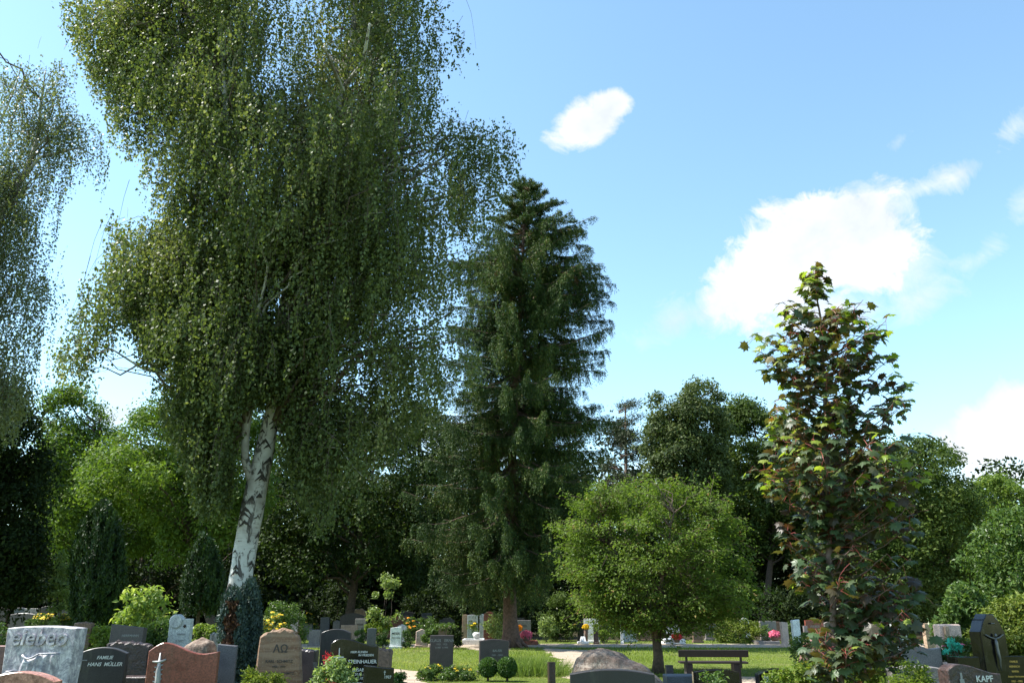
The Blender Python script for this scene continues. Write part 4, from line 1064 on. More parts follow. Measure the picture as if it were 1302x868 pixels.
# --- foreground left
T, o, Wd, H, t = stone('relief', 'white-grey marble stone with carved drapery relief and raised lettering', 13, 110, 795, 10.6, 'concave', S_WHITE, R(-7), .22, False, bevel=.012)
text_obj('eiebeo', .27, S_WHITE, o, -.01, H - .215, -t / 2 + .004, .15, depth=.028, name='raised_lettering')
def drapery():
    mb = MB(); n, m = 60, 44; V = []
    for j in range(m):
        v = j / (m - 1)
        for i in range(n):
            u = i / (n - 1)
            x0 = -.17 - .15 * (1 - v) ** .8; x1 = .30 - .04 * (1 - v)
            zt = -.26 - .05 * math.sin(min(1, u / .45) * PI) + .02 * u
            z = -1.02 + v * (1.02 + zt); x = x0 + (x1 - x0) * u
            if u < .42: h = .075 * math.sqrt(max(0, 1 - (u / .21 - 1) ** 2)) * (1 - .25 * v) + .012
            else: h = .02 + .03 * (1 - (u - .42) / .58) + .016 * math.sin(9 * u + 5 * v)
            h += .006 * math.sin(u * 38 + 3 * v)
            edge = min(1, u * 9, (1 - u) * 6, (1 - v) * 30)
            V.append((x * Wd / .9, -edge * max(.003, h), z))
    F = [(j * n + i, j * n + i + 1, (j + 1) * n + i + 1, (j + 1) * n + i) for j in range(m - 1) for i in range(n - 1)]
    mb.add(V, F, 0, True)
    top = [(x * Wd / .9, -.045 - .03 * math.sin(min(1, u_ / .45) * PI), -.26 - .05 * math.sin(min(1, u_ / .45) * PI) + .02 * u_) for u_ in np.linspace(.02, .98, 14) for x in [-.17 + .47 * u_]]
    tube(mb, top, np.linspace(.013, .005, 14), 7)
    mb.build('drapery_relief', S_WHITE, o, (0, -t / 2 + .002, H - .06))
drapery()
mbh = MB()
for q in range(5): tube(mbh, [(-.44 + .02 * q, -t / 2 - .012, H - .60 + .022 * q), (-.36 + .012 * q, -t / 2 - .03, H - .62 + .026 * q), (-.26, -t / 2 - .018, H - .58 + .02 * q)], [.011, .014, .012], 7)
mbh.build('hand_relief', S_WHITE, o, (0, 0, 0))

stone('salmon', 'salmon pink granite stone with rounded top at the bottom left corner', -16, 76, 853, 8.2, 'arch', S_PINK, R(6), .17, True)
T, o, Wd, H, t = stone('mueller', 'dark slate family stone with two white lines of italic lettering', 104, 163, 822, 12.4, 'arch', S_ANTH, R(8), .14, True,
    [('FAMILIE', .062, .06, .155, M_LETW, .25), ('HANS  MÜLLER', .068, .08, .245, M_LETW, .25)])
m = MB(); tube(m, [(-.26, -t / 2 - .004, H - .30), (-.26, -t / 2 - .004, H - .07)], .008, 5); tube(m, [(-.33, -t / 2 - .004, H - .17), (-.19, -t / 2 - .004, H - .17)], .008, 5); m.build('cross', M_LETGREY, o, (0, 0, 0))
stone('roughdark', 'rough hewn dark brown stone behind the dark slate family stone', 139, 192, 816, 14.0, 'rough', S_DKBROWN, R(5), .2, False, rough=True)
m = MB(); c = W(176, 859, 13.4); box(m, (c[0], c[1], c[2] / 2), (.5, .34, c[2]), 0, 0, .012); tag(m.build('stone_ledge', S_DKBROWN), 'low dark stone ledge in front of the rough hewn dark stone', 'stone ledge')
stone('slanted', 'dark grey granite stone with wavy top under the bright yellow-green shrub', 142, 186, 793, 19, 'slant', S_DKGREY, R(-4), .16, True, [('HERRMANN', .07, .12, .26, M_LETGREY), ('1920   1989', .05, .12, .40, M_LETGREY)], lean=R(-2))
stone('brownleft', 'brown weathered stone peeping out right of the white relief stone', 96, 119, 791, 20, 'gentle', S_BROWN, R(10), .2, False, rough=True)
T, o, Wd, H, t = stone('disc', 'small pale stone with a round disc at its top left', 217, 246, 786, 20, 'flat', S_PALE, R(-6), .14, True, [('ANNA', .07, .12, .36, M_LETGREY), ('JOSEF', .07, .05, .50, M_LETGREY)])
m = MB(); a_ = np.linspace(0, 2 * PI, 26)[:-1]
V = [(-.10 + rr * math.cos(q), y, H - .06 + rr * math.sin(q)) for y, rr in ((-.105, .13), (-.09, .155), (.06, .155)) for q in a_]
m.add(V, [tuple(range(25))] + [(k * 25 + i, k * 25 + 25 + i, k * 25 + 25 + (i + 1) % 25, k * 25 + (i + 1) % 25) for k in range(2) for i in range(25)], 0); m.build('disc', S_PALE, o, (0, 0, 0))
m = MB()
for q in range(4): tube(m, [(.12 + .03 * math.cos(q * 1.57), -t / 2 - .004, H - .16 + .03 * math.sin(q * 1.57)), (.12, -t / 2 - .016, H - .16)], [.018, .022], 6)
m.build('rose_relief', plainmat('dark_bronze', (.06, .04, .03), .5, .5), o, (0, 0, 0))

def boulder(name, label, xl, xr, yt, Y, mat, seed, depth=.5, shape=None, sub=5, amp=.10):
    a = W(xl, yt, Y); b = W(xr, yt, Y); Wd = b[0] - a[0]; H = a[2]
    bm = bmesh.new(); bmesh.ops.create_icosphere(bm, subdivisions=sub, radius=1)
    for v in bm.verts:
        p = v.co.copy(); l4 = (p.x ** 4 + p.z ** 4 + p.y ** 4) ** .25 * .9 + .1; p = p / l4; u = max(-1, min(1, p.x))
        prof = shape(u) if shape else 1
        z = p.z
        x = p.x * Wd / 2; y = p.y * depth / 2; zz = min(z, 1) * H * prof if z > 0 else z * .1
        q = Vector((x * 3 + seed, y * 3, zz * 3))
        d = mnoise.fractal(q, .9, 2.1, 6) * amp + abs(mnoise.noise(q * .9)) * amp * .7 - amp * .2
        v.co = Vector((x, y, zz)) + p * d * .6
    me = bpy.data.meshes.new(name); bm.to_mesh(me); bm.free()
    me.polygons.foreach_set('use_smooth', [True] * len(me.polygons)); me.materials.append(mat)
    o = bpy.data.objects.new(name, me); COL.objects.link(o); o.location = ((a[0] + b[0]) / 2, Y, 0)
    return tag(o, label, 'boulder')
boulder('boulder', 'pinkish rough boulder between the red-brown stone and the small disc stone', 230, 282, 808, 15.5, S_ROCK, 3, .6, lambda u: 1 - .25 * u * u)
T, o, Wd, H, t = stone('redbrown', 'polished red-brown stone with a pale cast ornament and wavy top', 194, 279, 816, 12.2, 'scurve_r', S_REDBR, R(9), .15, True)
m = MB(); xx = -.30
tube(m, [(xx, -t / 2 - .012, H - .72), (xx + .01, -t / 2 - .018, H - .52), (xx, -t / 2 - .02, H - .36), (xx, -t / 2 - .012, H - .13)], [.012, .042, .036, .008], 8, wob=.2)
tube(m, [(xx - .09, -t / 2 - .012, H - .24), (xx, -t / 2 - .024, H - .25), (xx + .085, -t / 2 - .012, H - .215)], [.008, .022, .010], 7, wob=.2)
for q in range(12): tube(m, [(xx, -t / 2 - .02, H - .3 - q * .03), (xx + (-1) ** q * .055, -t / 2 - .01, H - .28 - q * .03)], [.016, .007], 5, wob=.3)
m.build('cast_ornament', M_SILVER, o, (0, 0, 0))
stone('greyplain', 'plain blue-grey slab between the red-brown stone and the bluish conifer', 277, 303, 818, 13.2, 'slant', S_BLUEGREY, R(12), .14, True)
stone('lowrock', 'small grey rock slab just right of the pinkish boulder', 268, 281, 805, 19, 'rough', S_GREY, 0, .14, False, rough=True)
# --- alpha omega
stone('alpha', 'brown banded sandstone with Alpha and Omega signs', 326, 391, 801, 13, 'trap', S_SAND, R(3), .2, False,
      [('ΑΩ', .15, .03, .30, M_LETD), ('KARL  SCHMITZ', .055, .02, .44, M_LETD), ('1904 - 1977', .04, .02, .51, M_LETD), ('MARGARETE SCHMITZ', .045, .02, .60, M_LETD)], rough=True)
stone('alphaback', 'dark rounded stone hidden behind the banded sandstone', 346, 378, 799, 16, 'round', S_DKBROWN, 0, .16, True)
stone('wedge', 'dark grey slanting stone to the right of the banded sandstone', 376, 405, 824, 13.9, 'slant', S_DKGREY, R(-8), .2, False, rough=True)
stone('archdk', 'dark arched stone behind the black stone with a cross', 409, 447, 799, 17, 'arch', S_ANTH, R(4), .16, True)
T, o, Wd, H, t = stone('stein', 'polished black stone with white engraved cross and lettering', 422, 482, 811, 12, 'scurve', S_BLACK, R(5), .14, True,
      [('HIER RUHEN', .040, .10, .185, M_LETW, .15), ('IN FRIEDEN', .040, .25, .225, M_LETW, .15), ('STEINHAUER', .066, .18, .315, M_LETW), ('ELISABETH', .056, .18, .415, M_LETW), ('20.09.1929', .042, .18, .465, M_LETW, .15), ('† 01.10.2000', .042, .18, .515, M_LETW, .15), ('VIKTOR', .056, .10, .59, M_LETW)])
m = MB(); box(m, (-.20, -t / 2 - .003, H - .28), (.012, .006, .32)); box(m, (-.20, -t / 2 - .0045, H - .235), (.13, .006, .012)); m.build('cross', M_LETW, o, (0, 0, 0))
stone('brownright', 'brown rough stone just right of the black stone with a cross', 470, 499, 824, 14, 'rough', S_BROWN, R(-5), .22, False, rough=True)
stone('lowdark', 'low black stone at the right edge of the black stone with a cross', 462, 502, 845, 11.2, 'slant', S_BLACK, R(8), .15, True, [('†', .06, .20, .10, M_LETW), ('1927', .045, .30, .15, M_LETW)])
# --- lawn pair
T, o, Wd, H, t = stone('lawn1', 'dark upright stone on a red-edged plinth in the lawn, left one', 547, 577, 807, 23, 'flat', S_DKGREY, R(4), .18, True, [('KLAUS   ERNA', .10, 0, .16, M_LETGREY), ('1922   1925', .06, 0, .24, M_LETGREY), ('†1987  †1999', .06, 0, .32, M_LETGREY)])
stone('lawn2', 'dark wide stone behind the two clipped box balls', 609, 647, 812, 22.5, 'gentle', S_DKGREY, R(10), .18, True, [('BAUER', .08, .1, .30, M_LETGREY), ('1931 - 2001', .06, .1, .40, M_LETGREY)])
stone('post', 'short brown boundary post by the trodden path', 696, 706, 841, 20, 'flat', S_DKBROWN, R(12), .14, False, name='boundary_post')
STONES['post'][0]['category'] = 'post'; del STONES['post'][0]['group']
# --- middle foreground
def bshape(u): return (1.0 if u < -.35 else 1.0 - .36 * ((u + .35) / 1.35) ** 1.2)
boulder('boulder', 'large rough boulder sloping down to the right, brown and grey', 722, 850, 822, 12.2, S_ROCK, 11, .75, bshape, 6, .075)
stone('darkfront', 'dark polished stone with gently arched top in front of the large boulder', 724, 831, 850, 10, 'gentle', S_ANTH, R(-3), .18, True)
stone('blackarch', 'black arched stone in front of the bench', 880, 938, 850, 10.8, 'gentle', S_BLACK, R(-5), .15, True, [('†', .10, .0, .16, M_LETGREY)])
T, o, Wd, H, t = stone('plaque', 'black stone with a tiny pale plaque near its left corner', 960, 1012, 849, 12, 'arch', S_BLACK, R(6), .15, True)
m = MB(); box(m, (-Wd / 2 + .12, -t / 2 - .006, H - .13), (.10, .01, .085), 0, 0, .003); m.build('plaque', M_LETW, o, (0, 0, 0))
stone('lowblue', 'low blue-grey slab under the yellow planting by the maple', 1012, 1062, 853, 13, 'flat', S_BLUEGREY, R(-4), .2, False)
m = MB(); c = W(866, 857, 13.5); box(m, (c[0], 13.5, c[2] / 2), (.50, .4, c[2]), 0, 0, .015); tag(m.build('stone_ledge', S_BLUEGREY), 'low pale blue-grey block between the boulder and the black arched stone', 'stone ledge')
c = W(851, 846, 14.5); stone('slim', 'slim dark stone right behind the large boulder', 846, 855, 845, 14.5, 'flat', S_DKGREY, 0, .14, False)
boulder('boulder', 'large red-brown porphyry rock behind the young maple foliage', 1012, 1084, 802, 18, S_PORPH, 23, .5, lambda u: 1 - .18 * max(0, -u) ** 2, 5, .06)
stone('red1', 'dark red inscribed stone beside a small post right of the white pillar', 1023, 1046, 788, 44, 'flat', S_REDBR, 0, .18, True, [('WEBER', .16, 0, .35, M_LETGREY)])
stone('redpost', 'small grey post left of the dark red inscribed stone', 1021, 1026, 795, 42, 'flat', S_GREY, 0, .16, False)
stone('red2', 'bright red-brown stone half hidden by maple leaves', 1104, 1121, 791, 24, 'shoulder', S_REDBR, 0, .2, True)
stone('darkmaple', 'dark blue-grey stone behind the lower maple leaves', 1094, 1122, 819, 16, 'flat', S_BLUEGREY, R(6), .18, True)
stone('pinkmaple', 'small tan stone right of the maple trunk', 1070, 1082, 799, 30, 'flat', S_TAN, 0, .2, True)
stone('bluegrey', 'tall grey weathered stone behind the pale curved stone', 1144, 1192, 816, 15.5, 'scurve_r', S_GREY, R(-10), .2, True)
stone('curved', 'wide grey stone with pale curved top behind the stone lettered KAPF', 1128, 1204, 846, 11.2, 'gentle', S_GREY, R(-6), .3, True)
STONES['curved'][0]['label'] = 'wide grey stone with pale curved top left of the wavy reddish stone'
T, o, Wd, H, t = stone('kapf', 'reddish granite stone with wavy top, engraved cross and name', 1192, 1268, 843, 9.2, 'scurve', S_DKBROWN, R(10), .17, True, [('KAPF', .085, .17, .17, M_LETW)])
m = MB(); box(m, (-.16, -t / 2 - .003, H - .20), (.022, .006, .24)); box(m, (-.16, -t / 2 - .0045, H - .21), (.16, .006, .018)); box(m, (-.16, -t / 2 - .006, H - .165), (.05, .006, .05), 0, 0, .004); m.build('cross', M_LETGREY, o, (0, 0, 0))
T, o, Wd, H, t = stone('crucifix', 'tall black gothic stone with a metal crucifix figure', 1231, 1271, 780, 14.6, 'gothic', S_BLACK, R(12), .26, True, bevel=.012)
m = MB(); y = -t / 2 - .03; zt = H - .42
tube(m, [(-.17, y, zt + .10), (-.09, y, zt + .055), (0, y, zt + .03), (.09, y, zt + .055), (.17, y, zt + .10)], [.008, .013, .018, .013, .008], 8)
tube(m, [(0, y, zt + .04), (.0, y - .01, zt - .03), (.004, y - .01, zt - .11), (.0, y - .014, zt - .17), (.012, y - .02, zt - .28), (.008, y - .01, zt - .40), (.02, y, zt - .46)], [.016, .027, .020, .025, .018, .011, .008], 10)
tube(m, [(.004, y - .012, zt + .055), (.008, y - .016, zt + .085), (.008, y - .014, zt + .115)], [.014, .024, .012], 9)
m.build('crucifix_figure', M_BRONZE, o, (0, 0, 0))
m = MB(); tube(m, [(-.03, y, zt + .27), (.03, y, zt + .27)], .012, 6); m.build('title_plate', M_BRONZE, o, (0, 0, 0))
T, o, Wd, H, t = stone('blackbox', 'low black box-shaped stone at the left foot of the crucifix stone', 1207, 1240, 834, 13.6, 'flat', S_BLACK, R(8), .26, False)
stone('goldtext', 'low black stone with gold lettering right of the crucifix stone', 1266, 1300, 833, 14.6, 'flat', S_BLACK, R(8), .16, True,
      [(s_, .042, 0, .10 + .075 * i, M_LETG) for i, s_ in enumerate(['FAMILIE', 'HEINRICH', 'MARIA', 'Anton Hartmann', '1931 - 1992', 'Hildegard Hartmann', '1935 - 2005'])])
# pale sandstone cross monument with a pot of teal flowers
T = empty('cross_monument', W(1203, 800, 16.3) * np.array([1, 1, 0]), 'pale sandstone monument with a slim cross left of the glossy shrub', 'monument')
bx = W(1203, 793, 16.3); m = MB(); box(m, (bx[0], 16.3, (bx[2]) / 2), (.42, .2, bx[2]), R(8), 0, .02); m.build('slab', S_PINKST, T)
m = MB(); box(m, (bx[0] - .09, 16.15, (bx[2] - .03) / 2), (.07, .07, bx[2] - .03), R(8), 0, .01); box(m, (bx[0] - .09, 16.145, bx[2] - .33), (.36, .06, .07), R(8), 0, .01); m.build('cross', S_TAN, T)
shrub('flowering_plant', 'teal green artificial flowers over a pale pot by the cross monument', rect(1200, 812, 1220, 828), 15.2, 9, .07, 45, .05, M_FTEAL, 411, cat='flowers')
m = MB(); c = W(1212, 838, 15.2); tube(m, [(c[0], 15.2, 0), (c[0], 15.2, .5), (c[0], 15.2, .72)], [.12, .13, .17], 16); tag(m.build('flower_pot', S_PINKST), 'pale pink stone pot under the teal flowers', 'pot')
shrub('flower_bed', 'yellow flowering ground cover behind the low blue-grey slab', rect(1014, 843, 1062, 853), 14.6, 24, .1, 90, .05, M_GOLDJUN, 412, flowers=(M_FYEL, 60, .04, .4), cat='flower bed')

# --- distant rows: xl, xr, ytop, Y, shape, material, label
FAR = [
 (-8, 12, 772, 42, 'arch', S_DKBROWN, 'dark rounded stone at the very left edge in the back row'),
 (14, 50, 779, 34, 'gentle', S_DKGREY, 'wide dark stone in the shade above the white relief stone'),
 (20, 34, 772, 46, 'arch', S_BLUEGREY, 'small shaded blue-grey stone above the wide dark stone'),
 (32, 51, 773, 44, 'flat', S_GREY, 'lighter grey stone just behind the wide dark shaded stone'),
 (54, 71, 770, 38, 'arch', S_DKBROWN, 'dark brown rounded stone left of the pale tall shrub'),
 (75, 88, 774, 37, 'flat', S_DKGREY, 'narrow dark stone at the foot of the pale tall shrub'),
 (371, 383, 775, 60, 'flat', S_PALE, 'small white stone at the far end of the back row, left'),
 (381, 392, 776, 57, 'flat', S_BROWN, 'brown stone touching the small white far stone'),
 (386, 398, 792, 46, 'flat', S_BLUEGREY, 'small blue-grey block behind the sandstone, upper of two'),
 (394, 408, 800, 39, 'flat', S_GREY, 'light grey square stone just left of the dark arched stone'),
 (403, 420, 776, 58, 'gentle', S_DKGREY, 'dark stone in deep shade above the dark arched stone'),
 (408, 420, 784, 50, 'gentle', S_BLUEGREY, 'blue-grey stone in front of the deeply shaded one'),
 (424, 433, 788, 50, 'peak', S_GREY, 'tiny grey stone left of the large dark double stone'),
 (433, 465, 779, 48, 'arch', S_DKGREY, 'large dark arched stone under the brown boulder top'),
 (452, 466, 786, 45, 'flat', S_GREY, 'grey side pillar in front of the large dark arched stone'),
 (441, 466, 774, 52, 'rough', S_TAN, 'tan rough topped stone behind the large dark arched stone'),
 (434, 455, 794, 40, 'flat', S_TAN, 'tan block stone with plants on top above the black cross stone'),
 (467, 479, 798, 37.5, 'gentle', S_BLUEGREY, 'narrow dark grey stone between two box cubes'),
 (497, 511, 796, 37, 'slant_l', S_WHITE2, 'narrow white stone standing at the lawn edge'),
 (506, 517, 793, 39, 'peak', S_PALE, 'pale green-grey stone right behind the narrow white stone'),
 (529, 544, 799, 38, 'peak', S_PINKST, 'small pinkish-brown pointed stone at the lawn edge'),
 (495, 518, 783, 50, 'flat', S_REDBR, 'dark red stone in the shade right of the sapling'),
 (507, 526, 777, 54, 'gentle', S_DKGREY, 'dark grey stone behind the dark red shaded stone'),
 (528, 549, 784, 48, 'arch', S_DKBROWN, 'dark arched stone with reddish rim in the back row'),
 (536, 549, 779, 53, 'flat', S_BLUEGREY, 'pale blue stone top behind the reddish rimmed arched stone'),
 (559, 578, 785, 49, 'shoulder', S_DKGREY, 'dark stone with raised middle behind the planter'),
 (588, 594, 781, 44, 'flat', S_TAN, 'thin brown strip stone attached left of the pale paired stone'),
 (594, 608, 781, 44, 'gentle', S_PALE, 'pale stone with inscription and brown left wing'),
 (610, 616, 780, 46, 'round', S_PALE, 'thin pale rounded stone between the pale and red stones'),
 (615, 629, 777, 45, 'round', S_REDBR, 'tall reddish arched stone left of the pale arching shrub'),
 (656, 675, 788, 44, 'flat', S_GREY, 'grey inscribed stone just right of the spruce trunk'),
 (658, 667, 785, 47, 'flat', S_DKGREY, 'dark stone top peeping over the grey stone by the spruce'),
 (734, 742, 787, 45, 'flat', S_DKGREY, 'slim dark pillar left of the pale framed stone'),
 (742, 761, 786, 43, 'flat', S_WHITE2, 'pale framed stone with a dark panel left of the round tree'),
 (754, 761, 793, 41.5, 'flat', S_DKBROWN, 'small dark slab in front of the pale framed stone'),
 (788, 792, 785, 41.5, 'flat', S_WHITE2, 'thin white post under the left side of the round tree'),
 (790, 808, 788, 44, 'gentle', S_PALE, 'pale stone right behind the thin white post'),
 (808, 830, 790, 45, 'gentle', S_BROWN, 'brown shaded stone under the round tree'),
 (845, 863, 790, 42, 'peak', S_WHITE2, 'bright white stone under the right side of the round tree'),
 (880, 892, 795, 43, 'flat', S_BROWN, 'brown stone low behind the right side of the round tree'),
 (896, 912, 792, 46, 'arch', S_GREY, 'grey stone seen through the lowest twigs of the round tree'),
 (926, 942, 786, 50, 'flat', S_BROWN, 'flat brown stone behind the golden juniper'),
 (939, 952, 785, 48, 'round', S_WHITE2, 'white rounded stone behind the golden juniper'),
 (965, 986, 789, 44, 'flat', S_GREY, 'grey framed stone behind the pink flowers'),
 (984, 992, 790, 45, 'flat', S_BROWN, 'brown stone directly left of the pink pillar'),
 (992, 1000, 790, 38.5, 'slant', S_PINKST, 'slim pinkish pillar at the path'),
 (1006, 1015, 787, 37.2, 'slant_l', S_WHITE2, 'slim bright white pillar at the path'),
 (1046, 1062, 790, 46, 'arch', S_GREY, 'grey stone behind the maple trunk in the back row'),
 (1084, 1100, 788, 40, 'rough', S_PALE, 'pale stone seen through the maple leaves'),
 (1132, 1150, 792, 34, 'gentle', S_PALE, 'pale stone speckled by shade right of the maple'),
 (1172, 1190, 792, 30, 'flat', S_TAN, 'tan stone left of the sandstone cross monument'),
]
for i, (xl, xr, yt, Y, shp, mt, lb) in enumerate(FAR):
    slim = (xr - xl) < 11
    tx = []
    if not slim and mt in (S_GREY, S_DKGREY, S_PALE, S_REDBR, S_WHITE2) and i % 2 == 0: tx = [('MEIER' if i % 4 else 'SCHULZ', .13, 0, .32, M_LETD if mt in (S_PALE, S_WHITE2, S_GREY) else M_LETGREY), ('1931  1998', .08, 0, .48, M_LETD if mt in (S_PALE, S_WHITE2, S_GREY) else M_LETGREY)]
    stone('far%d' % i, lb, xl, xr, yt, Y, shp, mt, R(random.uniform(-9, 9)), .28 if slim and yt > 784 and Y < 40 else .18, True, tx, rough=(shp == 'rough'))
# planter, grave kerbs and pots in the middle distance
T = empty('stone_planter', W(566, 800, 37) * np.array([1, 1, 0]), 'brown square planter with hanging foliage above the dark upright stone', 'planter')
c = W(566, 797, 37); m = MB(); box(m, (c[0], 37, c[2] / 2), (.52, .4, c[2]), 0, 0, .02); m.build('body', S_BROWN, T)
r_ = np.random.default_rng(3); q = np.array([c[0], 37, c[2]]) + r_.normal(size=(900, 3)) * np.array([.22, .16, .07]); m = MB(); scatter(m, T_FOLD, q, r_.normal(size=(900, 3)) + np.array([0, 0, .6]), r_.normal(size=(900, 3)), .09, .05, r_.random(900)); m.build('foliage', M_SHRUB, T)
def kerbed(label, px0, px1, Y, D, mat, h=.14):
    a = W(px0, 800, Y); b = W(px1, 800, Y); T = empty('grave_kerb', ((a[0] + b[0]) / 2, Y, 0), label, 'grave border'); w = b[0] - a[0]; cx = (a[0] + b[0]) / 2
    for x, y, sx, sy in ((cx, Y, w, .1), (cx, Y + D, w, .1), (a[0] + .05, Y + D / 2, .1, D - .102), (b[0] - .05, Y + D / 2, .1, D - .102)):
        m = MB(); box(m, (x, y, h / 2), (sx, sy, h), 0, 0, .01); m.build('kerb_stone', mat, T)
    m = MB(); box(m, (cx, Y + D / 2, .035), (w - .202, D - .102, .07)); m.build('soil', plainmat('grave_soil', (.07, .05, .035), .95), T)
kerbed('white kerbed grave bed in front of the pale paired stone', 588, 615, 40.8, 1.6, S_WHITE2, .22)
kerbed('red-edged grave bed right of the spruce trunk', 658, 684, 40.6, 1.5, S_REDBR, .16)
kerbed('grave bed framed in grey granite near the pink pillar', 963, 990, 41.2, 1.5, S_GREY, .14)
def pot(label, px, Y, z, fm, seed, fs=.1, rad=.28):
    c = W(px, 800, Y); r = np.random.default_rng(seed); T = empty('flower_basket', (c[0], Y, 0), label, 'flower basket')
    m = MB(); tube(m, [(c[0], Y, 0.1), (c[0], Y, z * .6), (c[0], Y, z)], [rad * .55, rad * .7, rad * .85], 14); m.build('basket', S_BROWN, T)
    n = 420; d = nrmz(r.normal(size=(n, 3)) + np.array([0, 0, .5])); P = np.array([c[0], Y, z]) + d * rad * np.array([1, 1, .65]); m = MB()
    scatter(m, T_QUAD, P, d + r.normal(size=(n, 3)) * .4, r.normal(size=(n, 3)), fs, fs * .8, r.random(n)); m.build('flowers', fm, T)
pot('red and pink flower basket on the grave right of the spruce trunk', 669, 40.9, .42, M_FPINK, 1, .1, .26)
pot('yellow and orange flowers at the right side of the spruce trunk', 659, 41.7, .7, M_FORA, 2, .1, .16)
pot('yellow flower bowl before the pale framed stone', 745, 41.9, .75, M_FYEL, 3, .1, .13)
pot('pink flower bowl before the grey framed stone', 984, 41.6, .42, M_FPINK, 4, .1, .24)
pot('red flowers on the grave under the round tree', 860, 40.6, .35, M_FRED, 5, .1, .2)
pot('small red pot plant at the foot of the slim pinkish pillar', 1003, 38.8, .15, M_FRED, 6, .08, .14)
# white urn on the white grave
m = MB(); c = W(606, 800, 41.3); tube(m, [(c[0], 41.3, .07), (c[0], 41.3, .2), (c[0], 41.3, .3), (c[0], 41.3, .46), (c[0], 41.3, .52)], [.16, .07, .13, .19, .12], 16); tag(m.build('urn', S_WHITE2), 'small white urn on the white kerbed grave', 'urn')
m = MB(); c = W(741, 800, 41.4); tube(m, [(c[0], 41.4, 0), (c[0], 41.4, .12), (c[0], 41.4, .13), (c[0], 41.4, .34)], [.28, .28, .15, .10], 14); tag(m.build('white_vase', S_WHITE2), 'white vase on a round foot before the pale framed stone', 'vase')
m = MB(); c = W(856, 800, 41.0); box(m, (c[0], 41.4, .12), (1.0, .8, .24), .2, 0, .03); tag(m.build('grave_slab', S_WHITE2), 'white lying slab under the right side of the round tree', 'grave slab')
# red ledge at left
m = MB(); c = W(4, 820, 15.5); box(m, (c[0], 15.5, c[2] / 2), (.9, .2, c[2]), 0, 0, .015); tag(m.build('stone_ledge', S_PORPH), 'dark red low wall stone at the left edge beside the relief stone', 'stone ledge')

# ------------------------------------------------------------------ bench
def bench():
    Y = 19.6; a = W(861, 825, Y); b = W(948, 825, Y); zt = a[2]; L = b[0] - a[0]; cx = (a[0] + b[0]) / 2
    T = empty('park_bench', (cx, Y, 0), 'dark wooden bench with a plank backrest standing on the lawn', 'bench', rz=R(-3))
    wd = plainmat('dark_bench_wood', (.018, .010, .009), .6, var=.4, scale=20)
    m = MB(); box(m, (0, -.20, zt - .075), (L, .035, .15), 0, 0, .008, R(8)); m.build('backrest', wd, T, (0, 0, 0))
    m = MB(); 
    for k in range(3): box(m, (0.02, -.08 + k * .15, zt - .27), (L - .04, .13, .04), 0, 0, .006)
    m.build('seat', wd, T, (0, 0, 0))
    for s in (-1, 1):
        x = s * (L / 2 - .24); m = MB(); box(m, (x, .06, (zt - .29) / 2), (.14, .38, zt - .29), 0, 0, .012); m.build('leg', plainmat('dark_concrete', (.022, .018, .018), .85), T, (0, 0, 0))
        m = MB(); box(m, (x + s * .07, -.175, zt - .2), (.05, .025, .36), 0, 0, .004, R(8)); m.build('backrest_support', plainmat('iron', (.03, .03, .03), .5, .5), T, (0, 0, 0))
bench()

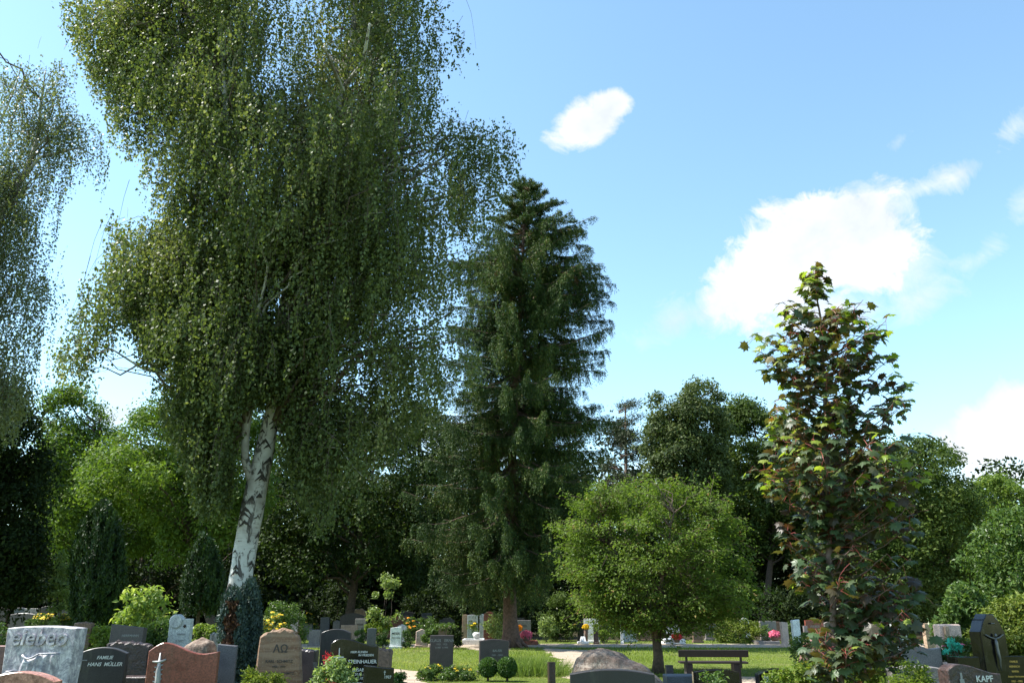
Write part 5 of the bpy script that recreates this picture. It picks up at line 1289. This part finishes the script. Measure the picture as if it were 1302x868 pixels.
# ------------------------------------------------------------------ sky
def world():
    w = bpy.data.worlds.new('World'); SC.world = w; w.use_nodes = True
    nt = w.node_tree; nt.nodes.clear(); n = N(nt)
    out = n.new('ShaderNodeOutputWorld'); bg = n.new('ShaderNodeBackground'); bg.inputs[1].default_value = .132
    sky = n.new('ShaderNodeTexSky', sky_type='NISHITA'); sky.sun_disc = False
    sky.sun_elevation = SUN_EL; sky.sun_rotation = SUN_AZ; sky.altitude = 100; sky.air_density = 1.0; sky.dust_density = .35; sky.ozone_density = .35
    skyc = n.mix(1.0, sky.outputs[0], (.95, 1.09, 1.03), 'MULTIPLY')
    co = n.new('ShaderNodeTexCoord').outputs['Generated']
    sep = n.new('ShaderNodeSeparateXYZ'); n.link(co, sep.inputs[0])
    yy = n.math('MAXIMUM', sep.outputs[1], .02)
    u = n.math('DIVIDE', sep.outputs[0], yy); v = n.math('DIVIDE', sep.outputs[2], yy)
    cmb = n.new('ShaderNodeCombineXYZ'); n.link(u, cmb.inputs[0]); n.link(v, cmb.inputs[1])
    def uv(px, py):
        a = (px - 651) / FPX; b = (434 - py) / FPX; dy = CP - b * SP
        return a / dy, (SP + b * CP) / dy
    big = n.noise(6, 8, .62, cmb.outputs[0], .9); 
    wv = n.noise(19, 8, .66, cmb.outputs[0], .6)
    def ell(px, py, rx, ry, rot, amp, soft, dens):
        cu, cv = uv(px, py); k = 1 / FPX
        du = n.math('SUBTRACT', u, cu); dv = n.math('SUBTRACT', v, cv)
        c, s = math.cos(rot), math.sin(rot)
        a = n.math('ADD', n.math('MULTIPLY', du, c / (rx * k)), n.math('MULTIPLY', dv, s / (rx * k)))
        b = n.math('ADD', n.math('MULTIPLY', du, -s / (ry * k)), n.math('MULTIPLY', dv, c / (ry * k)))
        rr = n.math('SQRT', n.math('ADD', n.math('MULTIPLY', a, a), n.math('MULTIPLY', b, b)))
        d = n.math('SUBTRACT', 1.0, rr)
        d = n.math('ADD', d, n.math('MULTIPLY', n.math('SUBTRACT', wv, .5), amp))
        d = n.math('ADD', d, n.math('MULTIPLY', n.math('SUBTRACT', big, .5), amp))
        d = n.math('DIVIDE', d, soft, clamp=True)
        d = n.math('SMOOTH_MIN', d, 1.0, .3)
        return n.math('MULTIPLY', d, dens)
    E = [(744, 156, 66, 44, .6, 1.0, .36, 1.0), (770, 134, 42, 32, .3, 1.0, .36, 1.0),
         (1075, 300, 132, 90, .25, 1.25, .30, 1.0), (985, 350, 122, 68, .62, 1.25, .30, 1.0), (1110, 262, 90, 50, -.1, 1.5, .7, .95), (955, 385, 100, 48, .2, 1.6, .8, .9), (1040, 400, 110, 45, 0, 1.6, .8, .8), (1150, 330, 56, 70, .4, 2.0, 1.1, .7),
         (1175, 240, 96, 22, .42, 2.6, 1.3, .85), (1225, 218, 46, 16, .5, 3.0, 1.4, .7), (1143, 180, 26, 14, .9, 2.8, 1.3, .6), (1285, 165, 44, 24, .8, 3.2, 1.5, .65), (1170, 380, 90, 26, .55, 3.0, 1.5, .65), (1250, 325, 80, 22, .6, 3.2, 1.5, .6), (1300, 262, 50, 24, .9, 3.2, 1.5, .55), (865, 405, 80, 26, .5, 3.2, 1.5, .6),
         (1262, 552, 98, 46, .12, 1.0, .4, 1.0), (1330, 525, 100, 50, 0, 1.0, .4, 1), (1280, 605, 110, 30, 0, 1.5, .8, .85),
         (140, 528, 34, 26, 0, 1.6, .8, .8), (600, 560, 120, 50, .1, 1.7, .9, .7), (830, 610, 90, 40, .1, 1.7, .9, .8), (-200, 380, 200, 70, .1, 1.5, .5, .8)]
    m = None
    for e in E:
        q = ell(*e); m = q if m is None else n.math('MAXIMUM', m, q)
    m = n.math('MULTIPLY', m, n.math('GREATER_THAN', sep.outputs[1], .03))
    shade = n.noise(5, 6, .6, cmb.outputs[0], .2)
    cc = n.ramp(shade, [(.35, (8.2, 8.8, 9.6)), (.6, (11.5, 11.6, 11.8))])
    mlt = n.new('ShaderNodeVectorMath', operation='MULTIPLY'); 
    pass
    # colour ramps clamp at 1: scale the cloud colour instead
    sc = n.new('ShaderNodeVectorMath', operation='SCALE'); n.link(n.ramp(shade, [(.34, (.70, .75, .83)), (.5, (.88, .91, .95)), (.66, (1, 1, 1))]), sc.inputs[0]); sc.inputs['Scale'].default_value = 3.8
    col = n.mix(m, skyc, sc.outputs[0])
    n.link(col, bg.inputs[0]); n.link(bg.outputs[0], out.inputs[0])
world()
